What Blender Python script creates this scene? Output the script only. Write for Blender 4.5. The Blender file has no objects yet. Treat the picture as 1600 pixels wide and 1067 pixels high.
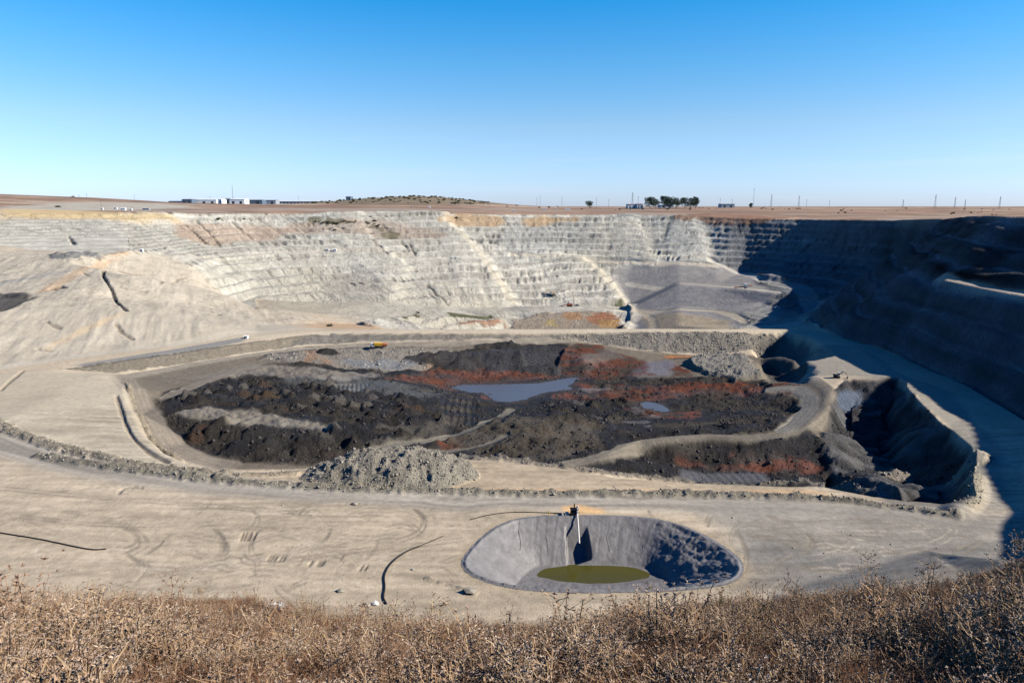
import bpy, math, random
import numpy as np
from math import radians, sin, cos, tan, atan2, pi
from mathutils import Vector, Matrix
from mathutils.geometry import delaunay_2d_cdt
random.seed(7)
RNG = np.random.default_rng(11)
C = bpy.context.scene.collection
scene = bpy.context.scene
# ------------------------------------------------------------------ camera, sky, sun, exposure
F_PX, PITCH = 1062.0, radians(11.25)
cam_d = bpy.data.cameras.new('camera'); cam = bpy.data.objects.new('camera', cam_d); C.objects.link(cam)
cam_d.sensor_width = 36.0; cam_d.lens = 36.0 * F_PX / 1600.0
cam_d.clip_start = 0.05; cam_d.clip_end = 200000
cam.location = (0, 0, 0); cam.rotation_euler = (pi / 2 - PITCH, 0, 0)
scene.camera = cam
SUN_AZ, SUN_EL = radians(12.0), radians(32.0)      # from +X turned towards the camera side (-Y)
SUN_DIR = Vector((cos(SUN_EL) * cos(SUN_AZ), -cos(SUN_EL) * sin(SUN_AZ), sin(SUN_EL)))
world = bpy.data.worlds.new('World'); scene.world = world; world.use_nodes = True
wn = world.node_tree; wn.nodes.clear()
wo = wn.nodes.new('ShaderNodeOutputWorld'); bg = wn.nodes.new('ShaderNodeBackground')
sky = wn.nodes.new('ShaderNodeTexSky'); sky.sky_type = 'NISHITA'; sky.sun_disc = False
sky.sun_elevation = SUN_EL
sky.sun_rotation = pi / 2 + SUN_AZ
sky.altitude = 0; sky.air_density = 1.0; sky.dust_density = 0.25; sky.ozone_density = 2.5
# a deeper, cleaner blue that pales towards the horizon, the same all round
wtc = wn.nodes.new('ShaderNodeTexCoord'); wsx = wn.nodes.new('ShaderNodeSeparateXYZ'); wrm = wn.nodes.new('ShaderNodeValToRGB')
wn.links.new(wtc.outputs['Generated'], wsx.inputs[0]); wn.links.new(wsx.outputs[2], wrm.inputs[0])
el = wrm.color_ramp.elements
for i, (p_, c_) in enumerate([(0.0, (.46, .58, 1.0)), (.025, (.47, .60, .97)), (.108, (.47, .595, .745)), (.19, (.26, .595, .80)), (.262, (.088, .565, .86)), (.45, (.03, .28, .60)), (1.0, (.012, .13, .38))]):
    e = el[i] if i < 2 else el.new(p_)
    e.position = p_; e.color = (*c_, 1)
wmx = wn.nodes.new('ShaderNodeVectorMath'); wmx.operation = 'MULTIPLY'; wm2 = wn.nodes.new('ShaderNodeVectorMath'); wm2.operation = 'SCALE'; wm2.inputs['Scale'].default_value = 2.0
wn.links.new(sky.outputs[0], wmx.inputs[0]); wn.links.new(wrm.outputs[0], wmx.inputs[1]); wn.links.new(wmx.outputs[0], wm2.inputs[0]); 
# thin high cloud streaks low in the sky
wmp = wn.nodes.new('ShaderNodeMapping'); wmp.inputs['Scale'].default_value = (2.2, 2.2, 46); wmp.inputs['Rotation'].default_value = (0, radians(1.2), 0); wn.links.new(wtc.outputs['Generated'], wmp.inputs[0])
wnz = wn.nodes.new('ShaderNodeTexNoise'); wnz.inputs['Scale'].default_value = 1.4; wnz.inputs['Detail'].default_value = 5; wn.links.new(wmp.outputs[0], wnz.inputs['Vector'])
wmr = wn.nodes.new('ShaderNodeMapRange'); wn.links.new(wnz.outputs[0], wmr.inputs[0]); wmr.inputs[1].default_value = .56; wmr.inputs[2].default_value = .78; wmr.inputs[3].default_value = 0; wmr.inputs[4].default_value = .16
wfd = wn.nodes.new('ShaderNodeMapRange'); wn.links.new(wsx.outputs[2], wfd.inputs[0]); wfd.inputs[1].default_value = .14; wfd.inputs[2].default_value = .06
wmf = wn.nodes.new('ShaderNodeMath'); wmf.operation = 'MULTIPLY'; wn.links.new(wmr.outputs[0], wmf.inputs[0]); wn.links.new(wfd.outputs[0], wmf.inputs[1])
wcl = wn.nodes.new('ShaderNodeMix'); wcl.data_type = 'RGBA'; wn.links.new(wmf.outputs[0], wcl.inputs['Factor']); wn.links.new(wm2.outputs[0], wcl.inputs[6]); wcl.inputs[7].default_value = (7.6, 8.2, 8.6, 1)
wn.links.new(wcl.outputs[2], bg.inputs[0])
bg.inputs[1].default_value = 0.0625
wn.links.new(bg.outputs[0], wo.inputs[0])
sun_d = bpy.data.lights.new('sun', 'SUN'); sun_d.energy = 5.0; sun_d.angle = radians(0.5); sun_d.color = (1.0, 0.91, 0.80)
sun = bpy.data.objects.new('sun', sun_d); C.objects.link(sun)
sun.rotation_euler = (-SUN_DIR).to_track_quat('-Z', 'Y').to_euler(); sun.location = (300, -50, 300)
vs = scene.view_settings; vs.view_transform = 'Standard'; vs.look = 'None'; vs.gamma = 1; vs.exposure = 0.82
try: vs.use_curve_mapping = False
except Exception: pass
scene.cycles.max_bounces = 5; scene.cycles.diffuse_bounces = 0; scene.cycles.volume_bounces = 0
scene.cycles.transparent_max_bounces = 4
# ------------------------------------------------------------------ helpers: picture -> place
def ray(px, py):
    u = (533.5 - py) / F_PX; r = (px - 800.0) / F_PX
    f = cos(PITCH) + u * sin(PITCH); z = -sin(PITCH) + u * cos(PITCH)
    return r / f, z / f                        # x per metre of y, z per metre of y
def PD(px, py, D):
    a, b = ray(px, py); y = -D / b; return (a * y, y, -D)
def PY(px, py, Y):
    a, b = ray(px, py); return (a * Y, Y, b * Y)
def W(x, y, D): return (x, y, -D)
# ------------------------------------------------------------------ noise
def _h(ix, iy, s):
    n = (ix.astype(np.int64) * 374761393 + iy.astype(np.int64) * 668265263 + s * 974634777) & 0xffffffff
    n = ((n ^ (n >> 13)) * 1274126177) & 0xffffffff
    n = n ^ (n >> 16)
    return (n & 0xffffff).astype(np.float32) / 16777216.0
def vn(x, y, s=0):
    xi = np.floor(x); yi = np.floor(y); fx = (x - xi).astype(np.float32); fy = (y - yi).astype(np.float32)
    ux = fx * fx * (3 - 2 * fx); uy = fy * fy * (3 - 2 * fy)
    a = _h(xi, yi, s); b = _h(xi + 1, yi, s); c = _h(xi, yi + 1, s); d = _h(xi + 1, yi + 1, s)
    return (a + (b - a) * ux) * (1 - uy) + (c + (d - c) * ux) * uy - 0.5
def fbm(x, y, sc, octs=3, s=0, g=0.5):
    t = 0; a = 1.0; f = 1.0 / sc
    for o in range(octs):
        t = t + a * vn(x * f + 17.3 * o, y * f - 9.1 * o, s + o * 7); a *= g; f *= 2.03
    return t * 1.6
def worley(x, y, s=0):
    xi = np.floor(x); yi = np.floor(y); best = np.full(x.shape, 9.0, np.float32)
    hid = np.zeros(x.shape, np.float32)
    for dx in (-1, 0, 1):
        for dy in (-1, 0, 1):
            cx = xi + dx; cy = yi + dy
            qx = cx + 0.15 + 0.7 * _h(cx, cy, s) - x; qy = cy + 0.15 + 0.7 * _h(cx, cy, s + 5) - y
            d = np.sqrt(qx * qx + qy * qy); m = d < best
            best = np.where(m, d, best); hid = np.where(m, _h(cx, cy, s + 9), hid)
    return best, hid
def ss(a, b, x):
    t = np.clip((x - a) / (b - a), 0, 1); return t * t * (3 - 2 * t)
# ------------------------------------------------------------------ terrain control points (world x, y, z)
PTS, EDG = [], []
def line(pts, closed=False):
    i0 = len(PTS); PTS.extend(pts)
    for i in range(len(pts) - 1): EDG.append((i0 + i, i0 + i + 1))
def pts(*p): PTS.extend(p)
B = 60000
pts(W(-B, -B, 20), W(B, -B, 20), W(B, B, 20), W(-B, B, 20), W(0, B, 20), W(B, 0, 20), W(-B, 0, 20), W(0,-B,20))
pts(W(0, -60, 1.6), W(300, -200, 2), W(-300, -200, 2), W(600, 0, 3), W(700, 500, 8), W(0, -.5, 1.65), W(-3, 0, 1.7), W(3, 0, 1.7), W(-30, -6, 1.7), W(30,-6,1.7))
# far rim and the plain right behind it
rim = [PY(-500, 340, 700), PY(-200, 338, 850), PY(0, 334, 960), PY(150, 335, 1010), PY(280, 335, 1080), PY(400, 334, 1140), PY(600, 334, 1190), PY(700, 334, 1210),
       PY(850, 335, 1230), PY(1000, 335, 1230), PY(1100, 338, 1205), PY(1170, 342, 1145)]
right = [(455, 1085, -19.5), W(512, 925, 18), W(470, 750, 13), W(400, 600, 8), W(352, 493, 6.8), W(362, 382, 5), W(324, 253, 4), W(242, 134, 3), W(238, 80, 3), W(190, 0, 2.5), W(60, -25, 2)]
line(rim + right)
for p in rim: pts((p[0] * 1.06, p[1] * 1.06, p[2] + 1.5))
for p in right[:-2]: pts((p[0] + 45, p[1] + 12, p[2] + 1.0))
pts(W(472, 968, 74), W(440, 1040, 66), W(490, 880, 75))
pts(W(-2500, 2500, 7), W(0, 2500, 4), W(2500, 2500, 13), W(-1200, 2500, 3), W(1200, 2500, 6), W(-1500, 300, 10), W(-1200, 1500, 15), W(1200, 1500, 20))
# left and far walls, from the left to the right
for p in [(-200, 400, 700), (-200, 460, 500), (-200, 575, 340), (-200, 520, 400), (0, 372, 850), (0, 400, 760), (0, 430, 650), (0, 460, 560), (0, 520, 440),
          (100, 372, 880), (100, 410, 730), (100, 460, 560), (200, 372, 900), (200, 393, 805), (200, 430, 655), (200, 490, 510), (200, 535, 450),
          (300, 375, 1010), (300, 400, 920), (300, 420, 830), (300, 447, 690), (300, 500, 510), (350, 460, 690), (400, 370, 1085), (400, 400, 1010), (400, 440, 915), (400, 468, 868), (400, 484, 660), (400, 508, 550),
          (500, 400, 1040), (500, 440, 970), (500, 474, 895), (500, 486, 800), (500, 506, 640),
          (600, 400, 1060), (600, 440, 980), (600, 472, 905), (600, 500, 740), (700, 400, 1090), (700, 440, 1020), (700, 480, 940), (700, 503, 840),
          (800, 400, 1110), (800, 440, 1040), (800, 480, 980), (800, 487, 930), (800, 508, 880), (900, 400, 1120), (900, 440, 1060), (900, 478, 990), (900, 486, 930), (900, 508, 870),
          (980, 400, 1120), (980, 440, 1070), (980, 478, 990), (980, 484, 930), (980, 508, 850),
          (1060, 412, 1080), (1060, 440, 1030), (1060, 445, 960), (1060, 478, 890), (1060, 484, 850), (1060, 508, 760),
          (1120, 410, 1080), (1120, 425, 1050), (1120, 444, 1000), (1120, 450, 920), (1120, 482, 860), (1120, 488, 820), (1120, 508, 750),
          (1160, 425, 1060), (1190, 445, 960), (1213, 456, 850), (1180, 472, 850), (1160, 490, 790), (1170, 508, 730),
          (1225, 480, 815), (1290, 440, 900), (1290, 465, 820), (1250, 500, 700), (1280, 508, 620), (1240, 512, 600)]:
    pts(PY(*p))
pts(W(-.375*760, 760, 116), W(-.47*770, 770, 98))
pts(W(0, 750, 168), W(100, 720, 160), W(-60, 800, 165))
pts(PY(560, 507, 670))
# haul ramp on the right wall
line([PY(1465, 437, 455), PY(1530, 450, 410), PY(1600, 463, 370), W(280, 300, 53), W(262, 240, 60)])
line([tuple(np.add(PY(1465, 437, 455), (7, 2, 0))), tuple(np.add(PY(1530, 450, 410), (8, 2, 0))), tuple(np.add(PY(1600, 463, 370), (8, 2, 0)))])
# embankment: front crest, back edge, toe
emb = [PD(-200, 600, 86), PD(0, 577, 88), PD(95, 575, 88.5), PD(240, 555, 91), PD(330, 543, 92.5), PD(400, 532, 93.5), PD(500, 519, 95), PD(600, 517, 95), PD(700, 517, 95), PD(850, 516.5, 95), PD(1000, 516, 95), PD(1150, 516.5, 95), PD(1232, 518, 95.5)]
line(emb)
line([(p[0] * 1.02, p[1] * 1.02, p[2]) for p in emb[6:]])
pts(*[(p[0] * 1.035, p[1] * 1.035, p[2] + .5) for p in emb[1:6]])
line([PD(130, 584, 91), PD(190, 585, 93), PD(270, 573, 95), PD(400, 552, 98), PD(480, 541, 100), PD(560, 537, 101.5), PD(700, 537, 102), PD(830, 531, 101), PD(900, 533, 102), PD(960, 541, 104), PD(1030, 551, 106.5), PD(1130, 554, 108), PD(1180, 557, 108)])
pts(W(-20, 640, 150), W(60, 630, 150), W(140, 620, 140), W(215, 610, 112))
# near crest of the inner dump and its back foot
crest = [PD(150, 585, 89), PD(195, 605, 87), PD(208, 640, 84), PD(228, 680, 81), PD(255, 706, 80), PD(290, 722, 80), PD(345, 736, 80), PD(480, 735, 80), PD(600, 724, 80), PD(720, 715, 80), PD(870, 729, 80), PD(960, 744, 80),
         PD(1060, 752, 80), PD(1200, 757, 80), PD(1290, 759, 80), PD(1345, 769, 80), PD(1420, 780, 80.5), PD(1500, 800, 80.5)]
line(crest)
for p, dz in zip(crest[2:-1], [11, 13, 16, 17, 18, 18, 18, 18, 18, 22, 26, 27, 27, 24, 14]):
    r = math.hypot(p[0], p[1]); k = (r + 24) / r; pts((p[0] * k, p[1] * k, p[2] - dz))
# inner dump
for p in [(215, 590, 94), (262, 612, 95), (235, 640, 95), (262, 670, 96.5), (300, 694, 98), (360, 712, 99), (470, 717, 99),
          (262, 640, 93.5), (300, 652, 93), (350, 662, 92), (430, 664, 92), (520, 672, 93), (600, 685, 97), (690, 690, 101), (330, 635, 93), (430, 638, 93), (540, 640, 96), (650, 650, 99),
          (400, 600, 97.5), (520, 600, 98), (640, 610, 102), (270, 580, 95.5), (400, 572, 98), (500, 572, 100), (620, 590, 105), (690, 620, 104), (745, 625, 109), (745, 662, 104),
          (800, 715, 99), (850, 650, 100), (780, 660, 101), (930, 665, 102), (700, 590, 110), (640, 580, 107), (540, 547, 102.5), (700, 547, 104.5), (620, 545, 103), (700, 572, 109),
          (850, 540, 104), (900, 590, 112.5), (760, 600, 112), (780, 630, 112), (840, 635, 112), (960, 575, 110), (1050, 560, 108), (1020, 600, 110.5), (1020, 635, 111), (960, 650, 108), (1080, 640, 109),
          (1000, 665, 105), (1100, 665, 104), (1200, 660, 104), (1220, 635, 106), (1150, 620, 108), (1080, 566, 105), (1180, 562, 104.5), (1185, 590, 105), (1090, 592, 107), (1240, 560, 107), (1200, 545, 107)]:
    pts(PD(*p))
droad = [PD(885, 726, 99), PD(940, 718, 99), PD(1000, 690, 99.5), PD(1100, 682, 99.5), PD(1200, 683, 99), PD(1258, 669, 98.5), PD(1292, 640, 98), PD(1300, 610, 98), PD(1262, 590, 99)]
pts(*droad)
for p in [(1000, 716, 106), (1100, 728, 108), (1200, 736, 108), (1290, 742, 107), (1245, 578, 99),
          (1248, 522, 96), (1275, 541, 96), (1290, 541, 96), (1340, 541, 95.5), (1372, 566, 94), (1310, 564, 96), (1262, 566, 97.5), (1375, 580, 95), (1525, 790, 80.5), (1480, 610, 92), (1500, 655, 90), (1560, 700, 86), (1575, 760, 83),
          (1330, 642, 107), (1330, 680, 109), (1395, 690, 110), (1335, 735, 104), (1400, 738, 103), (1400, 757, 90), (1465, 745, 97), (1480, 772, 84)]:
    pts(PD(*p))
ridge = [PD(1322, 591, 97), PD(1398, 589, 93.5), PD(1412, 602, 92), PD(1428, 624, 91), PD(1452, 648, 90), PD(1480, 670, 89), PD(1516, 700, 87), PD(1524, 730, 85), PD(1518, 768, 82.5)]
line(ridge); line([(p[0] + dx, p[1] + dy, p[2] - dz) for p, dx, dy, dz in zip(ridge, (0, -6, -15, -20, -21, -20, -16, -12, -8), (-17, -16, -10, -6, -5, -4, -4, -3, -2), (8, 10, 14, 17, 18, 17, 13, 9, 5))])
# toe of the right wall
line([PD(1285, 517, 100), PD(1380, 546, 99), PD(1500, 596, 96), PD(1600, 655, 92), W(205, 230, 84), W(150, 166, 80), W(118, 140, 80)])
# bench
for p in [(0, 590, 86), (60, 582, 87.5), (100, 610, 84), (0, 660, 80), (150, 680, 80), (-300, 700, 80), (-300, 900, 80), (0, 800, 80), (0, 930, 80), (200, 900, 80), (300, 780, 80), (500, 800, 80), (600, 930, 80), (800, 945, 80),
          (1000, 780, 80), (1200, 930, 80), (1300, 800, 80), (1450, 860, 80), (1520, 840, 80), (1200, 780, 80), (700, 780, 80), (450, 930, 80), (300, 950, 80)]:
    pts(PD(*p))
# the dry hillside under the camera and the bank below it
NEAR = [(-500, 960), (-150, 950), (0, 955), (130, 950), (300, 935), (400, 942), (530, 975), (640, 980), (860, 985), (1000, 960), (1100, 948), (1250, 938), (1400, 928), (1500, 905), (1600, 872), (1800, 820), (2100, 780)]
for px, py in NEAR:
    a, b = ray(px, py)
    _, bb = ray(px, 1075)
    pts((a * 6, 6, max(bb, b * 1.35) * 6), (a * 12, 12, (b * .62 + bb * .38) * 12), (a * 20, 20, b * 20), (a * 27, 27, b * 27 - 2.2), (a * 45, 45, max(b * 45 - 5, -78)), (a * 100, 100, max(b * 100 - 9, -80)))
    if px < 1300: pts((a * 118, 118, -80))
V2 = [Vector((p[0], p[1])) for p in PTS]
res = delaunay_2d_cdt(V2, EDG, [], 0, 1e-3)
tv, tf, ov = res[0], res[2], res[3]
TZ = np.zeros(len(tv)); bad = 0
PA = np.array(PTS)
for i, o in enumerate(ov):
    if o: TZ[i] = max(PTS[k][2] for k in o)
    else:
        bad += 1; d = (PA[:, 0] - tv[i].x) ** 2 + (PA[:, 1] - tv[i].y) ** 2; j = np.argsort(d)[:2]; TZ[i] = PA[j, 2].mean()
TV = np.array([(v.x, v.y) for v in tv])
print('TIN', len(tv), 'crossings', bad)
# ------------------------------------------------------------------ fan grid
def rows():
    r = [0.4]
    while r[-1] < 60000:
        q = r[-1]
        k = .03 if q < 2.5 else .016 if q < 28 else .035 if q < 112 else .0042 if q < 740 else .0016 if q < 1260 else .004 if q < 1500 else .012 if q < 4000 else .05
        r.append(q * (1 + k))
    return np.array(r)
R = rows()
t = np.linspace(-0.80, 0.80, 860)
dense = np.arctan(t)
lo = np.radians(np.concatenate([np.arange(-180, -60, 6), np.arange(-60, np.degrees(dense[0]) - .3, .8)]))
hi = np.radians(np.concatenate([np.arange(np.degrees(dense[-1]) + .25, 62, .5), np.arange(62, 96, 2), np.arange(96, 181, 6)]))
A = np.concatenate([lo, dense, hi]); A[-1] = pi
nr, nc = len(R), len(A)
print('grid', nr, nc)
X = R[:, None] * np.sin(A)[None, :]; Y = R[:, None] * np.cos(A)[None, :]
Z = np.full((nr, nc), -20.0)
for f in tf:
    p = TV[list(f)]; z = TZ[list(f)]
    rr = np.hypot(p[:, 0], p[:, 1]); ang = np.arctan2(p[:, 0], p[:, 1])
    d = (p[1, 0] - p[0, 0]) * (p[2, 1] - p[0, 1]) - (p[2, 0] - p[0, 0]) * (p[1, 1] - p[0, 1])
    if abs(d) < 1e-9: continue
    wrap = (ang.max() - ang.min()) > pi * .95 or rr.min() < 3.5
    c0, c1 = (0, nc) if wrap else (np.searchsorted(A, ang.min() - 1e-4), np.searchsorted(A, ang.max() + 1e-4))
    # nearest distance of the triangle to the origin
    rmin = 0 if wrap else min(rr.min(), *[abs(p[i, 0] * p[j, 1] - p[j, 0] * p[i, 1]) / max(1e-6, math.hypot(*(p[i] - p[j]))) for i, j in ((0, 1), (1, 2), (2, 0))])
    r0, r1 = max(0, np.searchsorted(R, rmin * .99) - 1), min(nr, np.searchsorted(R, rr.max() * 1.01) + 1)
    if c1 <= c0: continue
    xs = X[r0:r1, c0:c1]; ys = Y[r0:r1, c0:c1]
    l1 = ((xs - p[0, 0]) * (p[2, 1] - p[0, 1]) - (p[2, 0] - p[0, 0]) * (ys - p[0, 1])) / d
    l2 = ((p[1, 0] - p[0, 0]) * (ys - p[0, 1]) - (xs - p[0, 0]) * (p[1, 1] - p[0, 1])) / d
    m = (l1 >= -1e-6) & (l2 >= -1e-6) & (l1 + l2 <= 1 + 1e-6)
    zz = z[0] + l1 * (z[1] - z[0]) + l2 * (z[2] - z[0])
    Z[r0:r1, c0:c1][m] = zz[m]
def blur(z, n, ax):
    for _ in range(n):
        q = z.copy()
        if ax == 0: q[1:-1] = .25 * z[:-2] + .5 * z[1:-1] + .25 * z[2:]
        else: q[:, 1:-1] = .25 * z[:, :-2] + .5 * z[:, 1:-1] + .25 * z[:, 2:]
        z = q
    return z
Z = blur(blur(Z, 4, 0), 8, 1)
# hills on the plain
def gauss(cx, cy, sx, sy): return np.exp(-((X - cx) ** 2 / (2 * sx * sx) + (Y - cy) ** 2 / (2 * sy * sy)))
Z += 38 * gauss(-340, 2600, 210, 330) + 7 * gauss(-640, 2650, 160, 330) + 47 * gauss(-1560, 1750, 520, 420) + 9 * gauss(1500, 6000, 1500, 500) * 0
Z0 = Z.copy()
def pre_hit(px, py):
    """first place on the ground along the sight line of a photo pixel"""
    a, b = ray(px, py); ang = math.atan(a); tz = b * cos(ang)
    j = min(max(np.searchsorted(A, ang), 1), nc - 1); w = (ang - A[j - 1]) / (A[j] - A[j - 1])
    zc = Z[:, j - 1] * (1 - w) + Z[:, j] * w
    q = zc / R; i0 = np.searchsorted(R, 2.0)
    k = i0 + int(np.argmax(q[i0:] >= tz))
    if q[k] < tz: k = nr - 1
    s = 0 if k == 0 else (tz - q[k - 1]) / (q[k] - q[k - 1] + 1e-12)
    r = R[k - 1] + (R[k] - R[k - 1]) * min(max(s, 0), 1)
    return (r * sin(ang), r * cos(ang), zc[k])
def ground(x, y):
    r = math.hypot(x, y); ang = math.atan2(x, y)
    j = min(max(np.searchsorted(A, ang), 1), nc - 1); i = min(max(np.searchsorted(R, r), 1), nr - 1)
    w = (ang - A[j - 1]) / (A[j] - A[j - 1]); v = (r - R[i - 1]) / (R[i] - R[i - 1])
    return float((Z[i - 1, j - 1] * (1 - w) + Z[i - 1, j] * w) * (1 - v) + (Z[i, j - 1] * (1 - w) + Z[i, j] * w) * v)
# zones: closed outlines on the ground
def window(P, mg):
    rr = np.hypot(P[:, 0], P[:, 1]); an = np.arctan2(P[:, 0], P[:, 1]); m = mg / max(rr.min(), 1)
    return slice(max(0, np.searchsorted(R, rr.min() * .93 - mg)), np.searchsorted(R, rr.max() + mg) + 1), slice(max(0, np.searchsorted(A, an.min() - m)), np.searchsorted(A, an.max() + m) + 1)
def seg_dist(P, x, y, closed):
    best = np.full(x.shape, 1e9, np.float32); n = len(P); par = np.zeros(x.shape, np.float32); ins = np.zeros(x.shape, bool); acc = 0.
    for i in range(n if closed else n - 1):
        a = P[i]; b = P[(i + 1) % n]; dx, dy = b[0] - a[0], b[1] - a[1]; L = dx * dx + dy * dy + 1e-9
        tt = np.clip(((x - a[0]) * dx + (y - a[1]) * dy) / L, 0, 1)
        d = np.hypot(x - a[0] - tt * dx, y - a[1] - tt * dy); m = d < best
        best = np.where(m, d, best); par = np.where(m, acc + tt * math.sqrt(L), par); acc += math.sqrt(L)
        if closed:
            c = (a[1] > y) != (b[1] > y)
            ins ^= c & (x < (b[0] - a[0]) * (y - a[1]) / (b[1] - a[1] + 1e-12) + a[0])
    return best, par, ins
def zone(poly, soft=2.0, warp=0.0, wsc=20.0, seed=0, world=False):
    P = np.array([(p[0], p[1]) if world else pre_hit(*p)[:2] for p in poly])
    w = window(P, soft * 2 + warp * 1.5 + 2); x, y = X[w], Y[w]
    d, _, ins = seg_dist(P, x, y, True); sd = np.where(ins, d, -d)
    if warp: sd = sd + warp * fbm(x, y, wsc, 3, seed + 50)
    return w, ss(-soft, soft, sd)
def band(poly, width, soft=1.0, warp=0.0, world=False, wsc=15., seed=3):
    """returns window, mask, signed offset-free distance, distance along"""
    P = np.array([(p[0], p[1]) if world else pre_hit(*p)[:2] for p in poly])
    # round the polyline
    for _ in range(2):
        Q = [P[0]]
        for a, b in zip(P[:-1], P[1:]): Q += [a * .75 + b * .25, a * .25 + b * .75]
        P = np.array(Q + [P[-1]])
    w = window(P, width + soft * 2 + warp + 2); x, y = X[w], Y[w]
    d, par, _ = seg_dist(P, x, y, False)
    if warp: d = d + warp * fbm(x, y, wsc, 2, seed)
    return w, 1 - ss(width / 2 - soft, width / 2 + soft, d), d, par
# ------------------------------------------------------------------ ground colour (albedo) and roughness of form
COL = np.zeros((nr, nc, 3), np.float32); LUMP = np.zeros((nr, nc), np.float32); WET = np.zeros((nr, nc), np.float32)
REG = np.zeros((nr, nc), np.int8)
def paint(w, m, col, k=1.0):
    m = (m * k)[..., None]; COL[w] = COL[w] * (1 - m) + np.array(col, np.float32) * m
def lump(w, m, v): LUMP[w] = LUMP[w] * (1 - m) + v * m
def wet(w, m, v): WET[w] = WET[w] * (1 - m) + v * m
def region(w, m, v): REG[w][m > .5] = v
ALL = (slice(None), slice(None))
SAND = (.395, .335, .245); PALE = (.455, .438, .37); GREY = (.26, .255, .235); OCHRE = (.46, .31, .155); BROWN = (.235, .16, .112); RED = (.105, .034, .019)
BLACK = (.015, .0145, .016); DGREY = (.085, .08, .072); ROAD = (.25, .225, .18); DROAD = (.15, .135, .11)
n_big = fbm(X, Y, 160, 3, 1); n_med = fbm(X, Y, 35, 4, 2); n_sm = fbm(X, Y, 7, 3, 3)
COL[:] = SAND
REG[:] = 1
# --- plain beyond the rim (outside the pit outline)
rimw = [(p[0], p[1]) for p in rim + right]
pit_poly = rimw + [(-60, -10), (-700, 100), (rimw[0][0] - 100, rimw[0][1] - 200)]
P_ = np.array(pit_poly); d_, _, in_ = seg_dist(P_, X, Y, True); rim_sd = np.where(in_, d_, -d_)
plain = ss(4, -4, rim_sd)
far = plain * ss(60, 200, R)[:, None]
plain_c = np.array(BROWN)[None, None] * (1 + .25 * n_big + .18 * n_med)[..., None]
COL[:] = COL * (1 - plain[..., None]) + plain_c * plain[..., None]
REG[(plain > .5)] = 8
strip = plain * ss(.15, .45, fbm(X * .35, Y, 130, 3, 21)) * ss(1280, 1500, R)[:, None]
paint(ALL, strip, (.36, .29, .215), .8)
strip = plain * ss(.1, .5, fbm(X * .3, Y, 90, 3, 25)) * ss(2200, 1400, R)[:, None]
paint(ALL, strip, (.33, .32, .28), .6)
# left: pale track and hill
w, m = zone([(0, 322), (120, 317), (250, 318), (300, 322), (250, 327), (0, 331)], 20, 20, 80, 4); paint(w, m, (.36, .34, .28), .9)
hill = ss(.18, .4, gauss(-330, 2600, 190, 330) + .4 * gauss(-640, 2650, 160, 330)); paint(ALL, hill, (.16, .135, .09), .85); REG[hill > .5] = 9
# --- walls: benches, gullies
gy, gx = np.gradient(Z0)
sl_r = np.abs(gy) / np.gradient(R)[:, None]; sl_a = np.abs(gx) / (R[:, None] * np.gradient(A)[None, :])
slope = np.hypot(sl_r, sl_a)
inpit = 1 - plain
Rn = R[:, None] + 0 * X
wall = inpit * ss(.17, .27, slope) * ss(560, 680, Rn)
_w, _m = zone([(-150, 388), (160, 400), (260, 402), (340, 455), (400, 484), (560, 512), (400, 540), (-200, 590)], 18, 6, 60, 4); wall[_w] *= 1 - .93 * _m
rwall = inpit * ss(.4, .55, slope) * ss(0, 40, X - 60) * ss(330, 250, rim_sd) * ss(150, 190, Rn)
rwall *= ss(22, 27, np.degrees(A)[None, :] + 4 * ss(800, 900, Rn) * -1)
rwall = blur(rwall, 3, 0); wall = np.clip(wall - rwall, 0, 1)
PC = (60.0, 620.0)
th = np.arctan2(X - PC[0], Y - PC[1]); U = th * 560.0
# jogs in the face: parts that turn to the right catch the sun
def jog(l, width, amp, reach):
    P = np.array([pre_hit(*p)[:2] for p in l]); P = P[np.argsort(P[:, 1])]
    xs = np.interp(Y, P[:, 1], P[:, 0]); o = X - xs
    return amp * (1 - ss(-width / 2, width / 2, o)) * ss(-reach, -width / 2, o)
J = (jog([(697, 346), (730, 372), (762, 410), (800, 470)], 34, 13, 260) + jog([(912, 402), (945, 430), (978, 470)], 26, 12, 150) * ss(1140, 1100, Rn)
     + jog([(275, 345), (330, 400), (360, 470)], 30, 7, 200) + jog([(560, 345), (590, 385), (640, 420)], 22, 6, 120) + jog([(1000, 350), (1010, 372)], 25, 6, 80) + jog([(1090, 350), (1110, 400)], 25, 6, 80))
Z += .75 * J * wall
und = 3.5 * fbm(X, Y, 260, 2, 31) + .45 * fbm(X, Y, 30, 2, 33)
def terrace(z, h, lo_=.42, sh=.5):
    q = z / h; f = q - np.floor(q); g = ss(lo_, 1.0, f); return (np.floor(q) + g * (1 - .10) + f * .10) * h
hh = 9.0
Zt = terrace(Z + und, hh) - und
Z = Z + (Zt - Z) * np.clip(wall, 0, 1) * np.clip(.78 + .9 * fbm(U, Z0 * 2.2, 130, 3, 39), .3, 1) * (1 - .55 * ss(340, 400, X) * ss(800, 860, Rn))
_w, _m = zone([(-200, 343), (0, 345), (250, 348), (285, 352), (330, 372), (420, 384), (300, 396), (160, 398), (90, 392), (0, 384), (-200, 384)], 8, 5, 60, 4)
_q = Z0[_w] + .6 * fbm(X[_w], Y[_w], 90, 2, 35); Z[_w] = Z[_w] * (1 - _m) + (Z0[_w] + terrace(_q, 3.6, .45) - _q) * _m; BENCH_L = (_w, _m, (_q / 3.6) % 1.0)
Zt = terrace(Z + und * .5, 14.0, .35) - und * .5
Z = Z + (Zt - Z) * rwall * .5
gul = np.abs(fbm(U, Z0 * .35, 9, 3, 41)) ; gul2 = fbm(U, Z0 * .25, 34, 3, 44)
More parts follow.
